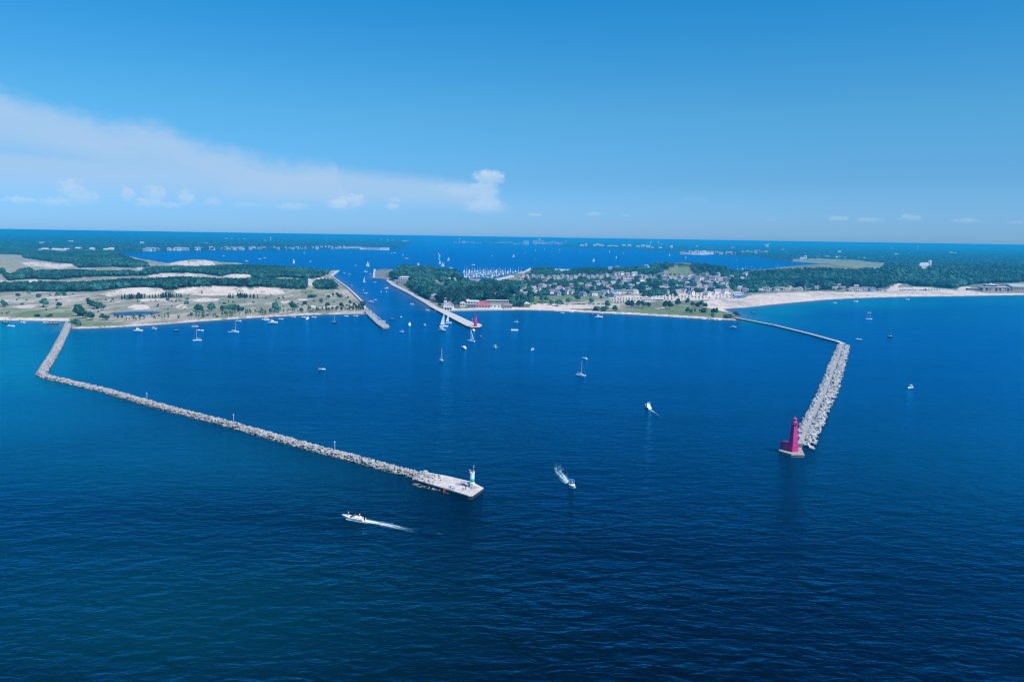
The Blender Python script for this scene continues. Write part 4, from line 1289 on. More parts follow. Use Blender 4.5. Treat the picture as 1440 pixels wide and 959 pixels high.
# anchored off the park shore
boat('cru', 842, 446, 0, 'big white yacht anchored off the tree dotted beach park', 1.1)
boat('darkt', 832, 441.5, 0, 'blue grey covered boat beside the big anchored yacht', 1.2)
boat('bimb', 845.5, 440.5, 0, 'white boat with blue canvas at the shore behind the big anchored yacht', 1.0)
for k, (a, b_) in enumerate([(757, 436), (782, 437), (790.5, 439.6), (803, 438.6), (863.5, 440.9), (873.5, 441.2)]):
    boat('run', a, b_, 0, 'small white runabout drawn up along the sandy park shore', 1.0, 'runabouts along the park shore')
for k, (a, b_) in enumerate([(924, 443.3), (933.5, 444), (941.5, 444.4), (948, 444.8), (956.5, 445.6), (965, 446), (990, 448), (997.5, 448.2), (1004.5, 448.8), (1012, 449.2)]):
    boat(('bim', 'cruf')[k % 3 == 0], a, b_ + 0.8, 35 + 40 * (k % 3), 'white boat moored bow to shore in the row along the grassy point', 0.85, 'boats moored along the grassy point')
boat('cruf', 1031.5, 460.5, -50, 'white cruiser off the root of the wall breakwater', 0.9)
boat('bim', 1032.5, 449.7, 20, 'white covered boat tucked in the corner where the wall breakwater begins', 0.8)
boat('darkt', 1059.5, 439.6, 20, 'dark boat off the bathing beach behind the wall breakwater', 1.0)
# open lake side
r_ = thing('parasail_boat', 'white boat with a tall frame carrying a flat white top, off the bathing beach', 'boat', (*water_spot(1222, 448.4)[:2], 0.05), 0)
obj('hull', hull(9.5, 2.8, 0.9), GEL, r_)
obj('cockpit', MB().box(-3.8, 1.0, -1.0, 1.0, 0.9, 1.05), GELC, r_)
for a, s in ((-2.6, -1), (-2.6, 1), (1.6, -1), (1.6, 1)): obj('post', MB().tube((a, s * 1.0, 0.9), (a, s * 1.1, 9.6), 0.06, 6), ALU, r_)
obj('top', MB().box(-3.0, 2.2, -1.4, 1.4, 9.6, 9.9), SAILM, r_)
boat('run', 1208, 477.5, 0, 'white motorboat running past the bend of the boulder breakwater', 1.25, None, ((1198, 476.2), 1.8, 2.4, 0.75, 'white foam behind the motorboat at the bend of the boulder breakwater'))
boat('dark', 1251, 473.3, 0, 'dark motorboat on the open lake with a straight white trail', 1.15, None, ((1264, 475.6), 1.0, 1.6, 0.6, 'straight white trail behind the dark motorboat on the open lake'))
boat('bim', 1280, 545, 215, 'white covered boat lying alone on the open lake', 1.0)
boat('run', 1203, 423.8, 0, 'long low white boat close off the beach houses', 1.5)
boat('run', 1276, 420.8, 0, 'low white boat close off the blue car park beach', 1.3)
boat('run', 1174, 425.6, 0, 'low white boat off the bathing beach near the houses', 1.0)
# dune side
boat('crub', 194.5, 465.3, 0, 'white cruiser anchored off the dune shore nearest the breakwater root', 1.0)
boat('bim', 217, 462, 0, 'small white boat anchored right of the cruiser nearest the breakwater root', 0.95)
boat('darkt', 248, 464.5, 0, 'small dark covered boat off the dune shore', 0.9)
boat('ponp', 274.5, 458.8, 0, 'pontoon boat with a pinkish top close in to the dune shore', 1.05)
boat('run', 282, 464.6, 0, 'white runabout beside the sailboat off the dune shore', 1.15)
boat('sl', 277.5, 478.5, 200, 'white sailboat with its sail half up anchored off the dune shore', 0.95)
boat('sl', 330.5, 466.5, 0, 'bare masted white sailboat with a dinghy behind it off the dune shore', 1.0)
boat('run', 322.5, 466.4, 0, 'little white dinghy trailing behind the bare masted sailboat', 0.55)
boat('run', 335.5, 451.2, 0, 'white runabout at the dune shore behind the bare masted sailboat', 1.1)
boat('cru', 384, 454, 0, 'large white double decked catamaran off the dune beach', 1.15)
for k, (a, b_, kk) in enumerate([(371, 449.2, 'run'), (376, 449.8, 'pon'), (374.5, 447.8, 'bim'), (395, 448.4, 'run')]):
    boat(kk, a, b_, 0, 'white boat rafted close in by the large catamaran', 1.0, 'boats rafted by the large catamaran')
boat('runp', 412.5, 445.2, 0, 'pink decked boat drawn up on the dune beach', 1.0)
boat('run', 427, 446, 0, 'white boat at the dune beach just left of the tall white yacht', 1.0)
boat('cru', 433, 448.5, 90, 'tall white yacht seen from astern at the dune beach', 0.95)
boat('runp', 441.5, 446, 0, 'pink decked boat just right of the tall white yacht', 1.0)
boat('slk', 470, 453, 0, 'bare masted sailboat with a dark hull line anchored by the sapling lined beach', 0.9)
boat('bim', 486.7, 444.4, 0, 'white boat at the sapling lined beach, left of two', 0.95)
boat('run', 500, 444, 0, 'white boat at the sapling lined beach, right of two', 1.1)
boat('darkt', 8, 453.2, 0, 'dark boat anchored off the open lake beach at the far end', 1.15)
boat('run', 15.5, 458.5, 0, 'white runabout off the open lake beach', 1.3)
for k, (a, b_) in enumerate([(32, 453.4), (64, 453.6)]): boat('run', a, b_, 0, 'pale boat in the shallows of the open lake beach', 1.0, 'pale boats off the open lake beach')
for k, (a, b_) in enumerate([(70, 454.6), (75, 454.4), (79, 455)]): boat('darkt', a, b_, 0, 'dark boat in the group moored near the breakwater root beach', 1.0, 'dark boats by the breakwater root')
# inland lake
for k, (a, b_, s) in enumerate([(588, 372.5, 1.0), (618, 361, 1.15), (618.5, 370.6, 1.3), (622.5, 374.2, 1.4), (630.5, 366, 1.3), (566.5, 359, 0.9), (616.5, 357.6, 1.0), (517, 374.2, 1.5), (413, 370, 1.4), (834.5, 367.5, 1.4), (866.5, 362.8, 1.2), (876.5, 356.2, 1.2), (857, 354.5, 1.2), (941.5, 359.5, 1.4),
                            (964.5, 363.0, 1.5), (722, 361, 1.4), (752.5, 352.6, 1.1), (765.5, 350.6, 1.1), (697, 347.2, 1.0), (702.5, 345.8, 0.9), (735, 350.2, 1.0), (787, 351.5, 1.1)]):
    boat('slb', a, b_, 20 + 20 * (k % 3), 'white sailboat under sail far out on the inland lake', s, 'sailboats under sail on the inland lake')
for k, (a, b_, s) in enumerate([(571, 363.4, 1.5), (555, 355.5, 1.5), (550.5, 355.2, 1.2), (607, 350.2, 1.2), (603, 354, 1.4), (611, 358.4, 1.4), (617, 364.2, 1.5), (619, 379.4, 1.2), (628, 380.2, 1.3), (634, 377, 1.2), (738, 355.6, 1.3), (692, 359.6, 1.4), (775.5, 351.6, 1.1), (786, 355.2, 1.2), (814, 352.2, 1.2), (817, 355.2, 1.2),
                            (1035, 366.2, 1.6), (313.5, 359.6, 1.4), (346.5, 367.4, 1.4), (365, 364, 1.3), (372, 362.6, 1.3), (428, 355.6, 1.3), (437, 367.6, 1.2), (1173, 374.6, 1.4), (1043.5, 378.2, 1.4), (1062, 379.4, 1.3), (574, 363.2, 1.0), (665.5, 372.8, 1.4)]):
    boat('cruf' if k % 3 else 'cru', a, b_, 20 * (k % 9), 'small white motorboat far out on the inland lake', s, 'motorboats on the inland lake')
boat('run', 752, 363.6, 0, 'motorboat drawing a straight white line across the inland lake', 1.3, None, ((766, 364), 1.5, 3.0, 0.8, 'straight white trail across the inland lake'))
boat('run', 500, 373, 0, 'motorboat drawing a white line where the channel meets the inland lake', 1.3, None, ((512, 372.6), 1.5, 3.0, 0.7, 'white trail where the channel meets the inland lake'))
# marina: moored boats
k = 0
for row in range(8):
    for c in range(22):
        f = c / 21
        a = 653 + 80 * f - 9 * (row / 7) * f * 3.2 + RNG.uniform(-0.6, 0.6)
        b_ = 380.6 + 1.35 * row + RNG.uniform(-0.15, 0.15)
        if a > 735 - row * 5.5 or (row > 4 and RNG.uniform() < 0.35): continue
        boat(('sl', 'sl', 'cru', 'slk', 'cruf')[k % 5], a, b_, 90 + 180 * (k % 2), 'boat moored in the crowded marina on the inland lake', RNG.uniform(1.05, 1.35), 'boats moored in the marina')
        k += 1
for row in range(4):
    a0, a1 = 652, 733 - row * 14; b_ = 381.6 + 2.6 * row
    o = obj('marina_dock', ribbon(px_path([(a0, b_), (a1, b_)]), 2.4, 2.4, 0.3, 0.9), CONC)
    tag(o, ('long pale marina dock nearest the open inland lake', 'pale marina dock second from the open inland lake', 'pale marina dock third from the open inland lake', 'short pale marina dock nearest the wood')[row], 'dock')
for k, (a, b_) in enumerate([(1037, 379), (1051.5, 381), (1056, 379.6), (1069, 381), (1090, 379.5), (1092.5, 378.6), (1094, 379.8), (1113, 380), (1117, 381), (1122.5, 380.6), (1048, 380), (1060, 381.4)]):
    boat('sl', a, b_, 90, 'bare masted sailboat moored behind the wooded dunes on the inland lake', 1.5, 'sailboats moored behind the wooded dunes')

for (p0, p1, w0, w1, st_, lab) in [((655, 492), (770, 512), 1.0, 6.0, 0.30, 'faint old wake fanning out from the cruiser below the slim lighthouse'), ((560, 440), (618, 478), 1.5, 5.0, 0.22, 'faint churned water in the channel mouth'), ((540, 412), (566, 448), 2.0, 6.0, 0.24, 'faint churned water in mid channel'),
                              ((700, 489), (800, 520), 1.0, 5.0, 0.26, 'faint old wake behind the covered motorboat off the slim lighthouse'), ((598, 747), (690, 768), 2.4, 5.0, 0.26, 'faint far end of the trail behind the speeding cruiser')]:
    a = ground(*p0); b_ = ground(*p1)
    wake(lab, (float(a[0]), float(a[1])), (float(b_[0]), float(b_[1])), w0, w1, st_, bow=0.0, lift=0.05)
# ------------------------------------------------------------------ houses that trees keep clear of are listed first
HOUSES = []   # (px, py, width m, depth m, storeys, wall, roof, yaw, zone)
W_, C_, G_, B_, P_, L_ = 'white', 'cream', 'grey', 'blue', 'pinkish', 'lilac'
hr = np.random.default_rng(5)


def hrow(pts, zone, walls, roofs, w=(9, 13), st=(1, 2), yaw=(-25, 25)):
    for (a, b_) in pts:
        HOUSES.append((a, b_, hr.uniform(*w), hr.uniform(8, 11), int(hr.integers(st[0], st[1] + 1)), walls[int(hr.integers(len(walls)))], roofs[int(hr.integers(len(roofs)))], hr.uniform(*yaw), zone))


# street of houses behind the sandy park
hrow([(734, 410), (752, 413.5), (757, 411), (774, 413), (784, 415), (797, 413), (803.5, 413), (820, 416), (827, 408), (835, 415.5), (845, 415), (851, 413), (857, 409.5), (862, 417), (868, 413.5), (876, 413), (887, 413.5), (893, 413), (908, 406.5),
      (916, 409), (931, 407.5), (938, 408), (938.5, 413), (960, 411.5), (967, 407.5), (975, 408), (972, 414), (994, 415), (1004, 408), (1019, 412)], 'park', [W_, W_, W_, B_, C_], [G_, L_, B_, G_], (9, 13), (2, 2), (-60, 60))
hrow([(738, 407.5), (760, 404), (826, 405), (836, 405.5), (843, 403), (851, 401.5), (862, 402), (873, 403.5), (886, 402), (848, 399), (935, 404.5), (951, 405.5), (964, 402.5), (978, 402), (990, 404), (1000, 403), (1012, 404), (1025, 407)], 'wood', [W_, C_, P_, B_], [L_, G_, P_], (9, 14), (1, 2), (-60, 60))
# terraces of lilac roofs
hrow([(797, 391.5), (803, 392), (809, 391), (815, 388.5), (821, 389), (827, 391), (833, 391), (839, 391), (845, 391), (853, 388.5), (859, 391), (865, 391.5), (871, 390), (877, 391.5), (883, 391), (888, 391.5), (772, 392), (779, 391), (785, 391.5), (791, 390),
      (750, 390), (756, 391.5), (762, 390.5), (902, 390), (908, 391), (914, 390.5), (920, 391.5), (741, 391), (735, 389.5), (730, 393)], 'terrace', [L_, P_, L_, C_], [L_, L_, G_], (12, 16), (2, 2), (70, 110))
hrow([(866, 386.5), (874, 386), (882, 387), (892, 386), (934, 391), (941, 392), (947, 391.5), (957, 392), (966, 392.5), (972, 390), (978, 392), (984, 391), (991, 388), (996, 390.5), (1002, 393), (1008, 392), (1014, 393.5), (994, 386.5), (1021, 394), (1029, 391), (936, 397), (955, 396), (980, 397)], 'hill', [P_, L_, L_, W_], [L_, G_, P_], (12, 18), (2, 2), (-70, 110))
hrow([(868, 376.5), (912, 377), (932, 375.5), (909, 375), (985, 380), (952, 377.5), (858, 378), (935, 381)], 'crest', [W_, C_, B_], [L_, G_], (13, 18), (2, 2))
hg = np.random.default_rng(77)
hrow([(hg.uniform(738, 1060), hg.uniform(398, 413)) for _ in range(55)], 'wood', [W_, W_, C_, P_, B_], [L_, G_, P_, L_], (9, 13), (2, 2), (-60, 60))
hrow([(hg.uniform(860, 1050), hg.uniform(385.5, 397)) for _ in range(24)], 'hill', [L_, W_, P_, C_], [L_, G_, P_], (11, 15), (2, 2), (-60, 60))
# beach houses under the wooded dune
hrow([(1068, 409), (1077, 408.5), (1083, 408), (1092, 408.5), (1098, 406.5), (1104, 407.5), (1110, 407), (1118, 408), (1124, 406.5), (1135, 406.5), (1138, 404), (1146, 405.5), (1152, 404), (1172, 406), (1176, 404.5), (1182, 403.5), (1185, 405.5), (1195, 409), (1199, 406.5), (1204, 405), (1207, 409), (1217, 408), (1226, 409), (1238, 408.5), (1049, 409), (1040, 407), (1027, 410)], 'beach', [W_, W_, C_, B_, L_], [L_, G_, P_], (10, 15), (1, 2), (-30, 30))
# houses in the wood by the channel
hrow([(612, 398.5), (617, 399), (626, 400), (632, 393), (641, 395), (660, 396.5), (666, 397.5), (672, 397), (611, 420), (698, 414.5), (713, 410.5), (722, 418.5), (731, 411.5), (738, 427.5), (740, 414), (690, 405)], 'channel', [W_, P_, C_, B_], [L_, G_, P_], (10, 15), (1, 2), (-50, 50))
# buildings with names of their own, as keep-clear points
CLEAR = [(569, 398, 16), (630, 435, 10), (656, 430, 12), (680, 432, 12), (697, 433, 10), (715, 432, 8), (910, 424, 14), (1038, 418, 10), (1300, 377, 14)]
KEEP = [(h[0], h[1], 6.5, 9.0 if h[8] == 'channel' else 3.6) for h in HOUSES] + [(a, b_, w / 1.2, 9) for a, b_, w in CLEAR]
KX = np.array([k[0] for k in KEEP]); KY = np.array([k[1] for k in KEEP]); KW = np.array([k[2] for k in KEEP]); KD = np.array([k[3] for k in KEEP])


def clear_of_houses(px, py):
    ok = np.ones(len(px), bool)
    for a, b_, w, dd in zip(KX, KY, KW, KD):
        ok &= ~((np.abs(px - a) < w * 0.7) & (py > b_ - 1.2) & (py < b_ + dd))
    return ok


# ------------------------------------------------------------------ tree shapes
LEAF = {}


def leaf_mat(name, rgb, var=0.45):
    m, nt, b = new_mat(name)
    oi = N(nt, 'ShaderNodeObjectInfo')
    tc = N(nt, 'ShaderNodeTexCoord')
    nz = N(nt, 'ShaderNodeTexNoise', inp={'Vector': tc.outputs['Object'], 'Scale': 0.9, 'Detail': 4.0})
    a = N(nt, 'ShaderNodeMapRange', inp={'Value': nz.outputs['Fac'], 'From Min': 0.3, 'From Max': 0.7, 'To Min': 1 - var, 'To Max': 1 + var})
    c = N(nt, 'ShaderNodeMapRange', inp={'Value': oi.outputs['Random'], 'To Min': 0.5, 'To Max': 1.7})
    ge = N(nt, 'ShaderNodeNewGeometry')
    n2 = N(nt, 'ShaderNodeTexNoise', inp={'Vector': ge.outputs['Position'], 'Scale': 0.006, 'Detail': 3.0})
    st2 = N(nt, 'ShaderNodeMapRange', inp={'Value': n2.outputs['Fac'], 'From Min': 0.35, 'From Max': 0.65, 'To Min': 0.55, 'To Max': 1.5})
    m0 = N(nt, 'ShaderNodeMath', operation='MULTIPLY', inp={0: a.outputs['Result'], 1: st2.outputs['Result']})
    mm = N(nt, 'ShaderNodeMath', operation='MULTIPLY', inp={0: m0.outputs[0], 1: c.outputs['Result']})
    hs = N(nt, 'ShaderNodeVectorMath', operation='SCALE', inp={0: rgb, 'Scale': mm.outputs[0]})
    nt.links.new(hs.outputs['Vector'], b.inputs['Base Color'])
    b.inputs['Roughness'].default_value = 0.75; b.inputs['Specular IOR Level'].default_value = 0.15
    return m


LM = leaf_mat('broadleaf_foliage', (0.027, 0.100, 0.073))
LMC = leaf_mat('conifer_foliage', (0.010, 0.036, 0.028), 0.3)
LMS = leaf_mat('pale_sapling_foliage', (0.080, 0.150, 0.085))
BARK = mat('grey_bark', (0.14, 0.11, 0.09), 0.95, 0.25, 1.0)


def crown_mesh(seed, spread=3.9, tall=7.6, z0=2.2, lobes=9, leaves=150, m=None, leaf=0.85):
    rng = np.random.default_rng(seed); V = []; Fc = []; nv = 0
    cs = []
    for k in range(lobes):
        a = rng.uniform(0, 2 * PI); t = rng.uniform(0.12, 0.95) if k else 0.55
        rr = spread * (0.62 if k else 0) * math.sin(PI * (0.2 + 0.75 * t)) * rng.uniform(0.6, 1.1)
        r = spread * rng.uniform(0.34, 0.52) * (1.15 - 0.5 * t) if k else spread * 0.62
        cs.append((rr * math.cos(a), rr * math.sin(a), z0 + tall * (0.12 + 0.72 * t), r))
    for (x, y, z, r) in cs:
        v = ICO_V * (1 + rng.uniform(-0.24, 0.24, (len(ICO_V), 1))) * r * np.array((1, 1, 0.85)) + np.array((x, y, z))
        V.append(v); Fc += (ICO_F + nv).tolist(); nv += len(v)
    for k in range(leaves):
        x, y, z, r = cs[int(rng.integers(len(cs)))]
        d = rng.normal(size=3); d /= np.linalg.norm(d)
        if d[2] < -0.5: d[2] *= -1
        p = np.array((x, y, z)) + d * r * rng.uniform(0.92, 1.22) * np.array((1, 1, 0.88))
        u = np.cross(d, rng.normal(size=3)); u /= np.linalg.norm(u); w = np.cross(d, u) + d * rng.uniform(-0.5, 0.5)
        s = leaf * rng.uniform(0.5, 1.1)
        V.append(np.array([p - u * s - w * s * .6, p + u * s * .9 - w * s * .5, p + u * s * .6 + w * s * .7, p - u * s * .7 + w * s * .6 + d * s * 0.4])); Fc.append([nv, nv + 1, nv + 2, nv + 3]); nv += 4
    me = bpy.data.meshes.new('crown'); me.from_pydata(np.concatenate(V).tolist(), [], Fc); me.materials.append(m or LM); me.update()
    return me


def conifer_mesh(seed, h=10.0, w=2.3):
    rng = np.random.default_rng(seed); mb = MB(); n = 11; tiers = 7
    for t in range(tiers):
        f = t / tiers
        z0 = 0.8 + (h - 0.8) * f * 0.93; z1 = z0 + (h - 0.8) * (0.26 - 0.06 * f)
        r = w * (1 - f) ** 0.85 * rng.uniform(0.85, 1.1) + 0.12
        o = len(mb.v)
        for k in range(n):
            a = 2 * PI * (k + rng.uniform(-0.25, 0.25)) / n; q = r * (1.0 if k % 2 else 0.62) * rng.uniform(0.8, 1.15)
            mb.v.append((q * math.cos(a), q * math.sin(a), z0 - 0.25 * (k % 2) + rng.uniform(-0.15, 0.15)))
        mb.v.append((rng.uniform(-0.1, 0.1), rng.uniform(-0.1, 0.1), min(z1, h)))
        for k in range(n): mb.f.append((o + k, o + (k + 1) % n, o + n))
        mb.f.append(tuple(o + k for k in range(n - 1, -1, -1)))
    me = mb.mesh('crown'); me.materials.append(LMC)
    return me


def trunk_mesh(h=5.0, r=0.26, branches=4, seed=1):
    rng = np.random.default_rng(seed)
    mb = MB().tube((0, 0, -0.6), (0.1, 0.05, h * 0.55), r, 8, r * 0.7).tube((0.1, 0.05, h * 0.52), (0.0, 0.0, h), r * 0.7, 7, r * 0.35)
    for k in range(branches):
        a = rng.uniform(0, 2 * PI); z = h * rng.uniform(0.4, 0.75)
        mb.tube((0.08, 0.04, z), (1.7 * math.cos(a), 1.7 * math.sin(a), z + h * 0.32), r * 0.42, 6, r * 0.16)
    me = mb.mesh('trunk'); me.materials.append(BARK)
    return me


CR = [crown_mesh(s, spread=4.1 + 0.5 * (s % 3), tall=7.4, lobes=8 + s % 4, leaves=120) for s in range(1, 6)]
CN = [conifer_mesh(s, w=1.9 + 0.35 * (s % 3)) for s in range(21, 25)]
SP_ = [crown_mesh(s, spread=1.7 + 0.3 * (s % 2), tall=8.2, z0=1.2, lobes=7, leaves=110, m=LMS, leaf=0.6) for s in range(31, 34)]
SH = [crown_mesh(s, spread=3.6, tall=3.2, z0=0.2, lobes=7, leaves=100, leaf=0.6) for s in range(41, 44)]
TRK = [trunk_mesh(seed=s) for s in range(3)]
TRC = trunk_mesh(7.0, 0.22, 0, 9)
KINDS_T = {'broadleaf_tree': (CR, TRK), 'conifer': (CN, [TRC]), 'sapling': (SP_, [TRK[1]]), 'bush': (SH, [])}
COUNT = {}
CROWN_USERS = {}


def plant(kind, p, h, wid, label, group, rot=None):
    """one tree: crown and trunk under an Empty at its foot"""
    crowns, trunks = KINDS_T[kind]
    k = COUNT.get(kind, 0); COUNT[kind] = k + 1
    rz = random.uniform(0, 2 * PI) if rot is None else rot
    base = 10.0 if kind != 'bush' else 4.0
    s = h / base
    if not trunks:
        o = obj(kind, crowns[k % len(crowns)]); o.location = p; o.rotation_euler = (0, 0, rz); o.scale = (wid * s, wid * s, s)
        CROWN_USERS.setdefault((kind, k % len(crowns)), o)
        return tag(o, label, 'bush', group)
    t = thing(kind, label, 'tree', p, rz, group, (wid * s, wid * s, s))
    c = obj('crown', crowns[k % len(crowns)], None, t); obj('trunk', trunks[k % len(trunks)], None, t)
    CROWN_USERS.setdefault((kind, k % len(crowns)), c)
    return t


def forest(name, label, kind, P, S, Wd):
    """a wood that reads as one mass: the crowns of the single trees repeated on points"""
    me = bpy.data.meshes.new(name)
    n = len(P)
    me.vertices.add(n); me.vertices.foreach_set('co', np.asarray(P, np.float32).reshape(-1))
    nv = len(KINDS_T[kind][0])
    for nm, ty, arr in (('tscale', 'FLOAT_VECTOR', np.stack([Wd, Wd, S], -1)), ('tidx', 'INT', RNG.integers(0, nv, n)), ('trot', 'FLOAT_VECTOR', np.stack([np.zeros(n), np.zeros(n), RNG.uniform(0, 6.28, n)], -1))):
        a = me.attributes.new(nm, ty, 'POINT')
        a.data.foreach_set('vector' if ty == 'FLOAT_VECTOR' else 'value', np.asarray(arr, np.int32 if ty == 'INT' else np.float32).reshape(-1))
    o = bpy.data.objects.new(name, me); C.objects.link(o)
    ng = bpy.data.node_groups.new(name + '_crowns', 'GeometryNodeTree')
    ng.interface.new_socket('Geometry', in_out='INPUT', socket_type='NodeSocketGeometry')
    ng.interface.new_socket('Geometry', in_out='OUTPUT', socket_type='NodeSocketGeometry')
    gi = ng.nodes.new('NodeGroupInput'); go = ng.nodes.new('NodeGroupOutput')
    jn = ng.nodes.new('GeometryNodeJoinGeometry')
    for k in range(nv - 1, -1, -1):
        oi = ng.nodes.new('GeometryNodeObjectInfo'); oi.transform_space = 'ORIGINAL'
        oi.inputs['Object'].default_value = CROWN_USERS[(kind, k)]
        oi.inputs['As Instance'].default_value = True
        ng.links.new(oi.outputs['Geometry'], jn.inputs[0])

    def attr(nm, dt):
        a = ng.nodes.new('GeometryNodeInputNamedAttribute'); a.data_type = dt; a.inputs['Name'].default_value = nm
        return a.outputs['Attribute']
    ip = ng.nodes.new('GeometryNodeInstanceOnPoints')
    ng.links.new(gi.outputs[0], ip.inputs['Points']); ng.links.new(jn.outputs[0], ip.inputs['Instance'])
    ip.inputs['Pick Instance'].default_value = True
    ng.links.new(attr('tidx', 'INT'), ip.inputs['Instance Index'])
    er = ng.nodes.new('FunctionNodeEulerToRotation'); ng.links.new(attr('trot', 'FLOAT_VECTOR'), er.inputs[0])
    ng.links.new(er.outputs[0], ip.inputs['Rotation']); ng.links.new(attr('tscale', 'FLOAT_VECTOR'), ip.inputs['Scale'])
    ng.links.new(ip.outputs[0], go.inputs[0])
    md = o.modifiers.new('crowns', 'NODES'); md.node_group = ng
    return tag(o, label, 'wood', None, 'stuff')


